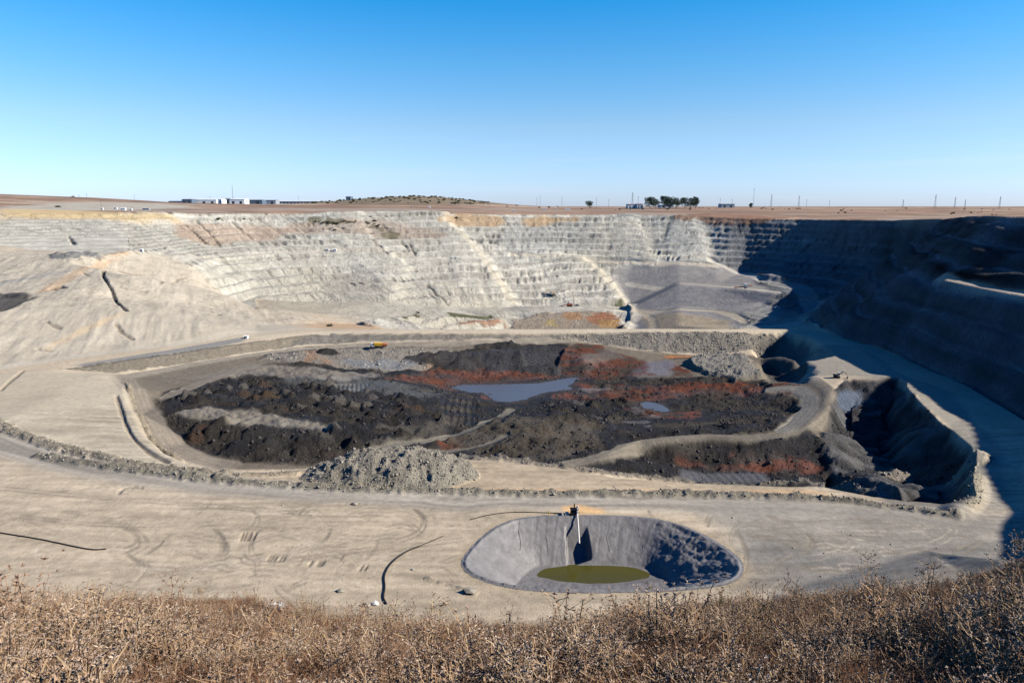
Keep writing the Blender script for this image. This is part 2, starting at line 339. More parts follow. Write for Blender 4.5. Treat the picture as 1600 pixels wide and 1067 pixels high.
fr = ((Z0 + und) / hh) % 1.0
face = ss(.35, .6, fr) * ss(1.02, .9, fr)
bi = np.floor((Z0 + und) / hh)
gr = ss(.12, .30, vn(U / 3.2 + 3 * vn(U / 40, bi * 3.1, 4), bi * 7.31, 71)) * ss(-.25, .15, vn(U / 90, bi * 1.7, 73)); gr_b = ss(.30, .42, vn(U / 14, Z0 / 26, 74)) * ss(.0, .5, vn(U / 3, Z0 / 12, 75) + .3)
sg = ss(.22, .36, vn((U + .55 * Z0) / 3.0, Z0 / 34, 78)) * ss(-.05, .25, vn(U / 60, Z0 / 30, 79)) * ss(-80, -50, Z0)
Z += wall * (gul * 1.4 * face + gul2 * 1.2 - .6 - 2.0 * gr * face - 1.1 * sg - 1.8 * gr_b + .5 * fbm(U, Z0, 6, 3, 46))
Z += rwall * (fbm(X * 1.3, Y * .6, 30, 4, 47) * 2.6 * ss(4, 30, rim_sd) + fbm(X + .3 * Y, Y * .4, 9, 3, 48) * 1.5)
# colour of the faces
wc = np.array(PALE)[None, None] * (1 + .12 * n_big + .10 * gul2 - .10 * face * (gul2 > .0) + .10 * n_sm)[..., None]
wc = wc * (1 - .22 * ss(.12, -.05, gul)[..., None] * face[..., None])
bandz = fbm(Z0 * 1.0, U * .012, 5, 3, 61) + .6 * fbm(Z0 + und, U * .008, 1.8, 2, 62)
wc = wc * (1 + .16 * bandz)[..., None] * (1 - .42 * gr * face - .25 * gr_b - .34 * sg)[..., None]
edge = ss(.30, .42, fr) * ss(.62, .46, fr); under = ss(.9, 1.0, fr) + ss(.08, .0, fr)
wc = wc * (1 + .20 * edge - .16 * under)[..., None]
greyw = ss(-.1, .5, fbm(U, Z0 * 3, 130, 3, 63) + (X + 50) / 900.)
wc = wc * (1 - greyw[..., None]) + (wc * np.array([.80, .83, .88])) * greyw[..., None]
_e = (ss(245, 345, X) * ss(540, 640, Rn) * ss(-60, 0, X - .34 * Y))[..., None]; wc = wc * (1 - _e) + wc * np.array([.40, .43, .50]) * _e  # east end of the wall painted darker and bluer to deepen its shade
wmask = np.clip(wall * 1.0 + inpit * ss(620, 760, Rn) * ss(-.30, -.15, A)[None, :], 0, 1) * ss(-.62, -.45, A)[None, :] ** 1
wmask = np.maximum(wmask, wall)
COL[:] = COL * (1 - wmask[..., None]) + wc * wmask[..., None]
_f2 = ((Z0 + und * .5) / 14.0) % 1.0; rc = np.array([.078, .084, .094])[None, None] * (1 + .7 * ss(.2, .3, _f2) * ss(.44, .34, _f2) + .4 * n_med + .45 * bandz + .5 * fbm(X * 1.2 - Y * .3, Z0 * 1.5, 14, 4, 65))[..., None]  # same rock; shade of the right wall put into a darker colour
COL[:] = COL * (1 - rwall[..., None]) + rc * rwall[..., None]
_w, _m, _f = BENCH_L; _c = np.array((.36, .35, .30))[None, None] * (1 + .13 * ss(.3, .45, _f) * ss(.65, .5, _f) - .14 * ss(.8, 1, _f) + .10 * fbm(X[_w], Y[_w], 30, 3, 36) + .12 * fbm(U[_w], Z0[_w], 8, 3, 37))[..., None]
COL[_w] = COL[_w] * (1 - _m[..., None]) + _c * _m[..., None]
LUMP[:] = .25; LUMP += .6 * wmask + .7 * rwall
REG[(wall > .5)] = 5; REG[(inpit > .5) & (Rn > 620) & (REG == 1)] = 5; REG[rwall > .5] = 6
# --- far pit: colours of the ground
def zp(poly, col, k=1.0, soft=6, warp=8, wsc=25, seed=0, lp=None):
    w, m = zone(poly, soft, warp, wsc, seed); paint(w, m, col, k)
    if lp is not None: lump(w, m, lp)
    return w, m
def zh(poly, soft, warp, seed):
    return zone(poly, soft, warp, 25, seed)
zp([(0, 326), (60, 327), (200, 333), (262, 338), (275, 345), (180, 344), (0, 343)], (.50, .38, .20), .8, 10, 12, 50)
zp([(270, 348), (300, 344), (400, 350), (450, 362), (400, 376), (320, 380), (290, 370)], (.36, .25, .175), .6, 8, 16, 60)
zp([(445, 358), (520, 343), (600, 348), (690, 366), (640, 373), (560, 364), (500, 367)], (.34, .255, .19), .55, 8, 16, 60)
zp([(690, 342), (720, 338), (790, 340), (870, 337), (905, 341), (870, 349), (800, 352), (770, 347)], (.42, .29, .16), .8, 8, 16, 40)
zp([(1055, 338), (1110, 334), (1190, 337), (1240, 341), (1190, 346), (1100, 346)], (.24, .14, .09), .8, 6, 12, 30, 5, 1.4)
zp([(400, 470), (470, 420), (600, 440), (700, 450), (790, 480), (800, 505), (620, 500), (500, 490)], (.47, .44, .36), .6, 20, 25, 60, 6, 1.2)
for l, wd in (([(697, 346), (730, 372), (762, 410), (800, 470)], 15), ([(912, 402), (945, 430), (980, 470)], 22)):
    w, m, d, q = band(l, wd, 4, 3); paint(w, m, (.53, .48, .37), .55)  # sunlit brightness of the turned faces also painted on as a pale band
w, m, d, q = band([(470, 345), (520, 345), (575, 352), (620, 372)], 9, 3, 14); paint(w, m, (.11, .10, .055), .7)
for poly in ([(612, 497), (650, 490), (656, 494), (630, 500)], [(700, 488), (770, 492), (785, 497), (740, 497), (705, 494)], [(955, 474), (975, 474), (995, 482), (975, 480)]):
    zp(poly, (.075, .085, .03), .85, 2, 3, 8)
zp([(350, 482), (400, 483), (480, 500), (560, 505), (632, 515), (560, 514), (400, 500)], (.42, .28, .165), .7, 5, 6, 20)
zp([(795, 516), (800, 500), (840, 490), (900, 486), (958, 488), (978, 508), (975, 516)], (.36, .30, .23), .9, 4, 6, 12, 2, 1.8)
for poly, c in (([(880, 489), (905, 487), (912, 497), (885, 503)], (.42, .25, .13)), ([(915, 495), (940, 486), (960, 492), (970, 510), (930, 508)], (.38, .17, .09)), ([(935, 500), (965, 500), (968, 513), (935, 512)], (.46, .30, .13)), ([(715, 500), (780, 500), (790, 512), (720, 510)], (.42, .24, .15)), ([(855, 497), (868, 497), (868, 510), (856, 508)], (.45, .36, .18))):
    zp(poly, c, .85, 3, 5, 10, 9, 1.8)
for l in ([(288, 350), (305, 364), (326, 382)], [(308, 347), (330, 368), (344, 384)], [(362, 346), (378, 360), (392, 372)], [(598, 350), (604, 358), (609, 364)], [(107, 369), (116, 382)], [(575, 372), (592, 384), (606, 396)], [(628, 378), (636, 386)], [(668, 446), (682, 462), (700, 476)], [(640, 382), (648, 396)]):
    w, m, d, q = band(l, 3.2, 1.2, 1.2); Z[w] -= 3 * m; paint(w, m, (.17, .15, .12), .8)
innr = [(960, 420), (1000, 413), (1100, 411), (1150, 417), (1180, 428), (1215, 457), (1215, 462), (1160, 490), (1165, 512), (1000, 515), (990, 480), (972, 460)]
w, m = zone(innr, 8, 6, 40, 3); paint(w, m, (.215, .21, .20), .95); lump(w, m, .25)
Z[w] = Z[w] * (1 - m) + Z0[w] * m
zp([(1000, 490), (1040, 490), (1140, 500), (1160, 515), (1040, 515), (1010, 512)], (.30, .25, .17), .8, 4, 4, 20)
for l, wd, c in (([(985, 444), (1060, 443), (1125, 447), (1215, 457)], 14, (.36, .34, .28)), ([(940, 481), (985, 482), (1060, 484), (1120, 486), (1150, 494), (1168, 503)], 14, (.36, .32, .24)),
                 ([(1110, 405), (1140, 420), (1170, 428), (1195, 440)], 10, (.40, .38, .33)), ([(1000, 485), (1018, 495), (1024, 513)], 8, (.38, .33, .24)), ([(800, 398), (870, 401), (940, 402), (1040, 412), (1120, 416)], 9, (.42, .38, .30)),
                 ([(1200, 430), (1262, 455), (1280, 480), (1240, 500), (1190, 508)], 26, (.20, .20, .19))):
    w, m, d, q = band(l, wd, 3, 1.5); paint(w, m, c, .9); lump(w, m, .12)
# --- left hillside
zp([(-100, 375), (160, 398), (260, 400), (340, 450), (400, 480), (520, 505), (440, 516), (300, 528), (0, 572), (-200, 590)], (.375, .34, .27), .9, 20, 15, 60, 4, .3)
wl, ml = zone([(-100, 390), (160, 402), (340, 450), (500, 503), (300, 526), (0, 570), (-200, 590)], 15, 5, 60, 4)
x_, y_ = X[wl], Y[wl]; streak = fbm(x_ * .9 + y_ * .4, (y_ * .9 - x_ * .4) * .12, 5, 3, 81)
COL[wl] *= (1 + .12 * ml * streak)[..., None]; Z[wl] += ml * (streak * .5 + .8 * fbm(x_, y_, 25, 3, 83))
for l, wd, c, k in (([(70, 455), (100, 438), (130, 420), (155, 410), (192, 396)], 13, (.43, .32, .21), .8), ([(-40, 452), (0, 443), (50, 434), (105, 424)], 10, (.27, .27, .25), .8),
                 ([(75, 545), (110, 525), (150, 508), (192, 490)], 6, (.44, .35, .23), .7), ([(-100, 590), (0, 573), (60, 566), (200, 545), (330, 527), (410, 517), (500, 514)], 12, (.42, .385, .31), .8),
                 ([(300, 440), (340, 470), (400, 500), (470, 514)], 8, (.36, .33, .26), .7), ([(160, 404), (230, 403), (300, 398), (400, 392), (520, 388), (640, 400)], 9, (.44, .40, .32), .6), ([(0, 374), (90, 372), (180, 376)], 7, (.46, .44, .38), .6)):
    w, m, d, q = band(l, wd, 2.5, 2); paint(w, m, c, k)
zp([(-60, 462), (0, 458), (30, 457), (56, 464), (30, 478), (0, 488), (-60, 500)], (.06, .058, .055), .95, 3, 3, 15)
w, m = zone([(-60, 463), (0, 460), (30, 459), (50, 465), (0, 484), (-60, 498)], 4, 2, 15, 3); Z[w] -= 3 * m
zp([(110, 571), (230, 552), (370, 528), (386, 528), (379, 534), (250, 561), (145, 575)], (.185, .185, .175), .95, 2, 1, 20, 1, .15)
zp([(85, 398), (130, 396), (158, 402), (158, 408), (120, 406), (90, 405)], (.24, .25, .245), .8, 4, 6, 14, 1, 1.5)
w, m = zone([(85, 396), (150, 396), (160, 408), (110, 410)], 8, 4, 15, 3); Z[w] += m * (3 + 4 * fbm(X[w], Y[w], 12, 3, 5))
w, m, d, q = band([(162, 423), (160, 432), (172, 448), (178, 460), (180, 470), (192, 480), (198, 486)], 2.3, .7, .5); Z[w] -= 2.4 * m; paint(w, m, (.03, .03, .03), .95)
w, m, d, q = band([(82, 452), (90, 447), (98, 450)], 6, 1.0, .5); Z[w] -= 3 * m; paint(w, m, (.05, .045, .04), .9)
w, m, d, q = band([(1468, 438), (1500, 444), (1530, 451), (1570, 458), (1612, 466)], 8, 2); Z[w] = Z[w] * (1 - m) + (Z0[w] + .2) * m; paint(w, m, (.34, .29, .23), .95); lump(w, m, .3)
for l in ([(180, 505), (188, 518), (206, 530)], [(72, 502), (84, 508), (93, 514)], [(185, 423), (200, 428), (218, 429)], [(188, 448), (205, 453), (228, 455)], [(250, 443), (270, 437), (290, 433)], [(330, 487), (345, 494), (340, 490)], [(130, 426), (140, 432), (134, 430)], [(60, 545), (80, 548)]):
    w, m, d, q = band(l, 2.2, .8, 1.2, False, 6); Z[w] -= 1.4 * m; paint(w, m, (.20, .17, .13), .75)
w, m, d, q = band([(-40, 448), (0, 442), (25, 436), (60, 434), (88, 429)], 2.4, .8, .6); paint(w, m, (.15, .15, .145), .8)
# --- embankment
EMB = [(95, 577), (240, 557), (400, 534), (500, 520.5), (1000, 518.5), (1232, 520), (1200, 550), (1130, 553), (1030, 550), (960, 540), (900, 531), (830, 529), (560, 534), (480, 539), (400, 550), (270, 571), (190, 583)]
w, m = zone(EMB, 1.5, .8, 10, 3); paint(w, m, (.255, .24, .205)); lump(w, m, 1.6); region(w, m, 4)
Z[w] += m * .9 * fbm(X[w], Y[w], 5, 3, 14); COL[w] *= (1 + .25 * m * fbm(X[w], Y[w], 8, 3, 15))[..., None]
zp([(95, 577), (240, 557), (400, 534), (480, 522), (440, 545), (270, 571), (190, 583)], (.37, .32, .235), .8, 2, 2, 10)
w, m, d, q = band([(400, 528), (500, 517.6), (700, 516.6), (1000, 516), (1230, 517)], 7, 1.5); paint(w, m, (.42, .37, .28), .9); lump(w, m, .2); region(w, m, 2)
# --- inner dump
DUMP = [(180, 586), (270, 575), (400, 553), (480, 541), (560, 537), (830, 531), (900, 533), (960, 542), (1030, 552), (1130, 555), (1182, 556), (1262, 588), (1310, 615), (1295, 655), (1290, 700), (1340, 767), (1290, 757), (1060, 750), (960, 742), (870, 727), (720, 713), (600, 722), (480, 733), (345, 734), (290, 720), (255, 703), (226, 675), (210, 640), (192, 605)]
w, m = zone(DUMP, 2, 1, 10, 3); paint(w, m, (.155, .135, .105)); lump(w, m, .35); region(w, m, 3)
WD = w
BLK = [(252, 655), (256, 612), (330, 592), (400, 572), (480, 566), (620, 582), (690, 568), (720, 548), (800, 538), (890, 538), (930, 560), (1000, 590), (1190, 595), (1230, 620), (1250, 640), (1235, 665), (1290, 690), (1330, 762), (1060, 748), (950, 738), (905, 727), (760, 719), (480, 729), (345, 723), (290, 702)]
w, m = zone(BLK, 2.5, 4, 14, 8); x_, y_ = X[w], Y[w]
sw = fbm(x_ + 9 * fbm(x_, y_, 30, 2, 91), (y_ + 9 * fbm(x_, y_, 30, 2, 92)) * 1.6, 16, 4, 93)
bc = np.array(BLACK)[None, None] * (1 - ss(-.05, .45, sw))[..., None] + np.array((.055, .050, .043))[None, None] * ss(-.05, .45, sw)[..., None]
mm = m[..., None]; COL[w] = COL[w] * (1 - mm) + bc * mm; lump(w, m, 1.1); wet(w, m * ss(.3, -.2, sw), .5)
Z[w] += m * (1.6 * fbm(x_, y_, 18, 4, 95) + .9 * fbm(x_, y_, 5, 4, 96, .65))
def piles(poly, size, h, seed, soft=3, colvar=None, k=.6):
    w, m = zone(poly, soft, 3, 12, seed); x, y = X[w], Y[w]
    x2 = x + .35 * size * fbm(x, y, size * .9, 2, seed + 1); y2 = y + .35 * size * fbm(x, y, size * .9, 2, seed + 2)
    d, hid = worley(x2 / size, y2 / size, seed)
    Z[w] += m * (h * (.25 + 1.0 * hid ** 1.5) * np.clip(1 - d / .62, 0, 1) ** .85 + .5 * fbm(x, y, 2.6, 3, seed + 4, .65))
    if colvar is not None:
        for c, (a, b) in colvar: paint(w, m * ((hid > a) & (hid < b)), c, k)
    lump(w, m, 1.5); return w, m
piles([(255, 615), (330, 595), (400, 590), (520, 596), (620, 612), (690, 640), (695, 660), (640, 672), (520, 655), (430, 640), (330, 630), (262, 632)], 7.0, 3.4, 101, colvar=[((.055, .050, .043), (.0, .25)), ((.10, .062, .038), (.86, .9)), ((.17, .155, .135), (.93, 1.0)), ((.04, .04, .04), (.3, .6))])
piles([(500, 660), (640, 668), (700, 650), (700, 690), (620, 700), (500, 690)], 9.0, 3.0, 103, colvar=[((.15, .135, .11), (.0, .5))])
piles([(262, 668), (300, 660), (430, 670), (520, 680), (600, 695), (520, 712), (420, 718), (350, 716), (300, 700)], 10.0, 4.0, 105, colvar=[((.06, .055, .048), (.0, .3)), ((.035, .033, .03), (.35, .6)), ((.085, .05, .032), (.95, 1.0))])
zp([(262, 648), (312, 637), (380, 640), (440, 650), (530, 667), (490, 671), (420, 664), (330, 656)], (.185, .168, .135), .95, 2, 2, 10, 1, .3)
zp([(390, 568), (480, 573), (560, 583), (590, 580), (600, 588), (520, 592), (420, 585), (300, 592)], (.17, .155, .13), .9, 3, 5, 20, 2, .3)
zp([(425, 585), (520, 588), (600, 596), (700, 615), (640, 625), (540, 600), (440, 598)], (.16, .17, .17), .5, 4, 8, 15, 3)
# pale rocky bank under the far track
w, m = zp([(415, 552), (440, 545), (520, 541), (600, 543), (700, 545), (700, 560), (660, 578), (600, 582), (520, 572), (480, 566), (410, 562)], (.30, .275, .235), .95, 2, 3, 12, 5, 1.8)
Z[w] += m * 1.8 * fbm(X[w], Y[w], 9, 3, 17); region(w, m, 3)
zp([(540, 562), (600, 560), (660, 562), (650, 576), (600, 580), (555, 572)], (.25, .28, .31), .7, 3, 5, 12, 7)
for poly in ([(475, 548), (495, 546), (500, 562), (480, 565)], [(660, 555), (682, 552), (684, 572), (668, 576)], [(500, 560), (520, 560), (520, 568), (500, 568)]): zp(poly, (.38, .22, .13), .7, 2, 3, 8, 3)
# rust-red mud
def redzone(poly, k=.95, seed=0, c=RED):
    w, m = zone(poly, 2, 4, 12, seed); x, y = X[w], Y[w]
    s = fbm(x + 6 * fbm(x, y, 25, 2, 191), y * 2.2, 14, 3, 193 + seed); paint(w, m, (.075, .055, .045), .6); g = m * ss(-.28, .06, s + .25 * fbm(x, y, 4, 3, 195))
    paint(w, g, c, k); COL[w] *= (1 + .3 * m * s)[..., None]; lump(w, m, .5)
for i, poly in enumerate(([(600, 590), (640, 585), (700, 572), (780, 572), (800, 582), (850, 586), (890, 585), (830, 592), (745, 600), (700, 604), (640, 598)], [(885, 545), (905, 538), (935, 540), (960, 552), (1000, 565), (1012, 576), (985, 584), (920, 592), (888, 588), (895, 570)],
                   [(895, 600), (960, 603), (1060, 600), (1190, 600), (1200, 612), (1090, 612), (1000, 616), (930, 615)], [(860, 615), (900, 612), (960, 620), (940, 626), (870, 624)], [(1040, 566), (1070, 575), (1090, 590), (1050, 588)], [(1120, 590), (1250, 600), (1240, 612), (1160, 604)], [(1030, 555), (1128, 555), (1120, 560), (1050, 562)],
                   [(1150, 712), (1220, 712), (1300, 730), (1240, 740), (1160, 728)], [(1060, 720), (1140, 722), (1150, 730), (1060, 728)], [(980, 640), (1090, 645), (1080, 652), (1000, 650)], [(690, 690), (720, 690), (720, 705), (695, 706)], [(760, 606), (775, 610), (760, 622), (752, 618)])): redzone(poly, .9, i, RED if i != 6 else (.30, .14, .06))
zp([(905, 552), (945, 548), (965, 556), (940, 562), (915, 560)], (.13, .115, .10), .8, 3, 3, 12)
zp([(985, 584), (1010, 565), (1050, 562), (1055, 575), (1040, 585), (1000, 588)], (.16, .15, .155), .85, 3, 3, 12); wet(*zh([(985, 584), (1010, 565), (1050, 562), (1040, 585)], 3, 3, 4), .7)
zp([(900, 607), (940, 606), (960, 610), (920, 615)], (.17, .165, .17), .8, 2, 2, 12)
def mound(px, py, rx, ry, h, seed=0, col=None, nz=.35):
    P = pre_hit(px, py); w = window(np.array([(P[0] - rx * 1.6, P[1] - ry * 1.6), (P[0] + rx * 1.6, P[1] + ry * 1.6)]), 5); x, y = X[w], Y[w]
    q = np.hypot((x - P[0]) / rx, (y - P[1]) / ry) + nz * fbm(x, y, min(rx, ry) * .8, 3, seed + 200)
    m = np.clip(1.15 - q, 0, 1) ** .9; Z[w] += h * m
    if col: paint(w, ss(.0, .12, m), col, .95); lump(w, ss(0, .1, m), 1.3)
    return w, m
mound(722, 566, 36, 15, 7, 1, (.055, .053, .052)); mound(840, 562, 45, 26, 6, 2, (.045, .046, .05)); mound(765, 540, 16, 6, 3, 3, (.07, .065, .06)); mound(800, 538, 12, 5, 3, 4, (.04, .04, .04)); mound(512, 553, 7, 6, 3.5, 5, (.03, .03, .03))
mound(1090, 665, 60, 22, 4, 6); mound(850, 660, 34, 18, 3, 7)
zp([(700, 690), (745, 662), (800, 650), (870, 646), (930, 662), (942, 690), (880, 716), (780, 716)], (.085, .073, .055), .85, 3, 5, 16, 6, .8)
piles([(745, 690), (800, 680), (900, 690), (890, 712), (780, 716)], 8, 3.0, 109)
piles([(850, 625), (960, 622), (1040, 640), (1020, 660), (940, 655), (860, 640)], 8, 3.0, 110, colvar=[((.12, .12, .12), (.0, .2))])
for i, poly in enumerate(([(870, 548), (905, 538), (960, 550), (1012, 564), (1020, 584), (900, 597), (872, 588)], [(600, 592), (660, 582), (760, 580), (860, 588), (890, 590), (760, 602), (690, 606)], [(905, 606), (1080, 602), (1200, 604), (1240, 612), (1100, 618), (980, 622)])): redzone(poly, .75, 20 + i)
zp([(908, 553), (950, 549), (975, 558), (945, 566), (915, 563)], (.13, .115, .10), .8, 3, 3, 12)
# grey rock patch
w, m = zp([(1070, 570), (1085, 560), (1120, 555), (1165, 560), (1180, 572), (1186, 588), (1150, 596), (1105, 588)], (.31, .30, .27), .97, 1.5, 3, 10, 5, 2.2); Z[w] += m * (2.5 + 1.6 * fbm(X[w], Y[w], 4, 3, 12))
# ribs scraped into slopes
def ribs(poly, sp, amp, ax, seed, k=.5):
    w, m = zone(poly, 1.5, 1, 10, seed); x, y = X[w], Y[w]; u = x * cos(ax) + y * sin(ax) + .7 * fbm(x, y, 14, 2, seed); Z[w] = Z[w] * (1 - .85 * m) + Z0[w] * .85 * m
    s = np.sin(u * 2 * pi / sp); Z[w] += m * amp * s; COL[w] *= (1 + .25 * k * m * s)[..., None]; lump(w, m, .4)
ribs([(683, 618), (742, 620), (745, 662), (700, 668)], 3.4, .32, .05, 301); ribs([(1065, 732), (1200, 735), (1215, 752), (1060, 748)], 3.2, .12, .1, 302, .25); ribs([(950, 650), (1100, 640), (1180, 650), (1080, 672), (960, 672)], 3.2, .35, 1.1, 303)
ribs([(1050, 690), (1150, 690), (1120, 715), (1040, 712)], 3.0, .3, 1.3, 304); ribs([(810, 545), (880, 545), (870, 570), (820, 570)], 3.4, .6, .5, 305); ribs([(520, 598), (580, 598), (570, 612), (525, 612)], 2.4, .4, .2, 306); ribs([(1080, 690), (1120, 692), (1120, 712), (1090, 712)], 2.4, .25, 0.1, 307)
zp([(1065, 734), (1195, 737), (1210, 752), (1060, 749)], (.13, .135, .145), .6, 2, 1, 12)
# tracks on the dump
for l, wd, c in (([(192, 592), (222, 645), (262, 692), (305, 716), (350, 727)], 12, (.20, .175, .14)), ([(262, 618), (300, 600), (380, 577), (420, 573)], 9, (.18, .16, .13)), ([(150, 588), (270, 575.5), (400, 554), (480, 542.5), (560, 538.5), (700, 539), (830, 534), (890, 531)], 9, (.24, .215, .17)),
                 ([(885, 726), (940, 718), (1000, 690), (1100, 682), (1200, 683), (1258, 669), (1290, 642), (1300, 612), (1270, 592)], 7.5, (.17, .155, .125)), ([(1205, 612), (1250, 606), (1270, 625), (1255, 650), (1225, 672)], 9, (.21, .20, .17)),
                 ([(590, 700), (690, 683), (760, 658), (800, 640)], 6, (.15, .14, .115)), ([(680, 706), (760, 694), (790, 680)], 5, (.13, .12, .10)), ([(1200, 545), (1240, 580), (1270, 592)], 8, (.2, .19, .17))):
    w, m, d, q = band(l, wd, 1.2, .8); paint(w, m, c, .92); lump(w, m, .2); wet(w, m, 0); Z[w] = Z[w] * (1 - m) + (Z0[w] + .4) * m
    st = np.sin(d * 2.6 + fbm(X[w], Y[w], 20, 2, 3) * 3); COL[w] *= (1 + .10 * m * st)[..., None]
# --- right side: hollow, raised road
zp([(1232, 519), (1275, 541), (1340, 541), (1375, 560), (1420, 590), (1490, 612), (1560, 700), (1575, 800), (1530, 800), (1520, 740), (1480, 665), (1430, 625), (1405, 592), (1310, 585), (1262, 590), (1240, 560), (1200, 545)], (.27, .25, .205), .95, 2, 2, 12, 2, .35)
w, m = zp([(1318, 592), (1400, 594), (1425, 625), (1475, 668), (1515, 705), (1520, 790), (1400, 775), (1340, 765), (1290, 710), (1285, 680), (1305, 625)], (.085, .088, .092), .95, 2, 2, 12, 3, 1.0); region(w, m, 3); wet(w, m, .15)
for hp_, dz_, c_ in (([(1182, 540), (1228, 524), (1258, 530), (1290, 553), (1262, 561), (1192, 557)], 13, (.13, .128, .12)), ([(1192, 564), (1245, 566), (1262, 578), (1250, 594), (1200, 590)], 8, (.055, .055, .055))):
    w2, m2 = zone(hp_, 7, 2.5, 9, 6); Z[w2] -= dz_ * m2; w2, m2 = zone(hp_, 1.5, 2, 12, 6); paint(w2, m2, c_, .9)  # hollows dug to fall in shade, with more shade painted in
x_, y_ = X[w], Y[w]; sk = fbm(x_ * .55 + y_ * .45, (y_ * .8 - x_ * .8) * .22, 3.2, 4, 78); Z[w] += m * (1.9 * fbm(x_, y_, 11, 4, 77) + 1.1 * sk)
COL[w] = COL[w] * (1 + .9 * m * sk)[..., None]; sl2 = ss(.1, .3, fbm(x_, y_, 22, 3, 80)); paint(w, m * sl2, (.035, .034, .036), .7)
zp([(1312, 612), (1345, 610), (1350, 628), (1310, 640)], (.10, .14, .20), .9, 1.5, 2, 8); wet(*zh([(1312, 612), (1345, 610), (1350, 628), (1310, 640)], 2, 1, 4), 1.0)  # sky reflected in the wet patch is painted in as blue
mound(1516, 727, 7, 5, 4, 11, (.34, .31, .25)); mound(1396, 748, 7, 4, 3.5, 12, (.30, .27, .22))
for l, h_, wd in (([(1516, 750), (1524, 768), (1517, 788), (1495, 800)], 2.0, 4.5),):
    w, m, d, q = band(l, wd, 2.5, 1); Z[w] += h_ * m; paint(w, m, (.36, .33, .25)); lump(w, m, 1.8); region(w, m, 10)
zp([(1380, 775), (1500, 770), (1510, 795), (1450, 800), (1380, 785)], (.13, .125, .12), .8, 2, 2, 10)
zp([(1500, 850), (1540, 842), (1610, 836), (1700, 860), (1600, 880), (1500, 880)], (.17, .165, .15), .9, 4, 3, 15)
# --- bench: haul road, strips, berms, tracks
HR = [(-150, 650), (0, 697), (100, 722), (200, 741), (350, 759), (500, 771), (700, 779), (900, 783), (1150, 785), (1300, 792), (1420, 802), (1530, 816), (1600, 815)]
w, m, d, q = band(HR, 13, 3, 2); paint(w, m, (.255, .24, .205), .85); lump(w, m, .15); region(w, m, 2)
st = fbm(q * .03, d, 1.2, 3, 401); COL[w] *= (1 + .34 * m * st)[..., None]
zp([(1150, 790), (1400, 803), (1540, 820), (1560, 835), (1480, 870), (1400, 890), (1250, 900), (1180, 880), (1160, 840), (1120, 805)], (.245, .232, .20), .85, 8, 6, 20, 4)
zp([(1190, 850), (1300, 856), (1420, 856), (1520, 842), (1560, 850), (1500, 890), (1380, 925), (1200, 930), (1150, 915), (1170, 880)], (.155, .152, .14), .85, 6, 6, 20, 4)  # vignette darkening at the right end put into the grey ground colour
zp([(1350, 800), (1540, 818), (1560, 832), (1480, 850), (1380, 850), (1300, 830)], (.22, .205, .175), .6, 6, 6, 20, 4)
zp([(-50, 590), (60, 580), (170, 584), (200, 610), (215, 650), (245, 700), (330, 735), (200, 720), (100, 700), (0, 662), (-100, 630)], (.385, .34, .255), .9, 3, 2, 20, 4)
zp([(345, 738), (480, 738), (720, 717), (870, 731), (1000, 748), (1200, 760), (1340, 770), (1250, 773), (1000, 766), (700, 764), (500, 757), (400, 750)], (.345, .285, .20), .85, 2, 2, 14, 4)
zp([(480, 750), (600, 758), (720, 763), (900, 765), (1100, 765), (1270, 766), (1300, 772), (1100, 770), (850, 768), (600, 764), (500, 757)], (.47, .33, .19), .8, 1.5, 1.2, 12, 5)
zp([(880, 793), (905, 790), (938, 795), (943, 803), (925, 807), (880, 806)], (.60, .38, .17), .8, 1.2, 1, 6)
def berm(l, h_, wd, c, seed=0):
    w, m, d, q = band(l, wd, wd * .35, wd * .25, False, 3.0, seed); x, y = X[w], Y[w]
    Z[w] += m * h_ * (.75 + .45 * fbm(x, y, 3.5, 2, seed) + .45 * fbm(x, y, 1.2, 3, seed)); paint(w, m, c, .9); COL[w] *= (1 + .35 * m * fbm(x, y, 2.0, 2, seed + 1))[..., None]; lump(w, m, 1.8); region(w, m, 10)
BERMS = [[(-60, 638), (0, 664), (40, 682), (90, 698), (150, 714), (230, 730), (350, 744)], [(60, 712), (130, 723), (220, 738), (350, 752), (500, 762), (700, 769), (900, 772), (1100, 772), (1250, 777), (1380, 789), (1490, 803)],
         [(720, 714), (800, 719), (870, 729), (960, 743), (1060, 751), (1200, 757.5), (1290, 759), (1345, 769)], [(200, 600), (208, 625), (218, 655), (240, 692), (285, 720), (345, 737), (420, 742), (480, 738)]]
berm(BERMS[0], 1.3, 4.2, (.25, .225, .175), 5); berm(BERMS[1], 1.15, 3.2, (.23, .215, .17), 6); berm(BERMS[2], 1.2, 3.4, (.22, .20, .165), 7); berm(BERMS[3], .9, 2.4, (.33, .28, .20), 8)
w, m, d, q = band([(0, 610), (20, 592), (35, 580)], 1.6, .5, .3); Z[w] -= 1.2 * m; paint(w, m, (.09, .08, .07), .9)
w, m, d, q = band([(182, 618), (190, 645), (203, 680), (230, 706), (262, 722)], 1.4, .5, .3); Z[w] -= .9 * m; paint(w, m, (.20, .17, .13), .8)
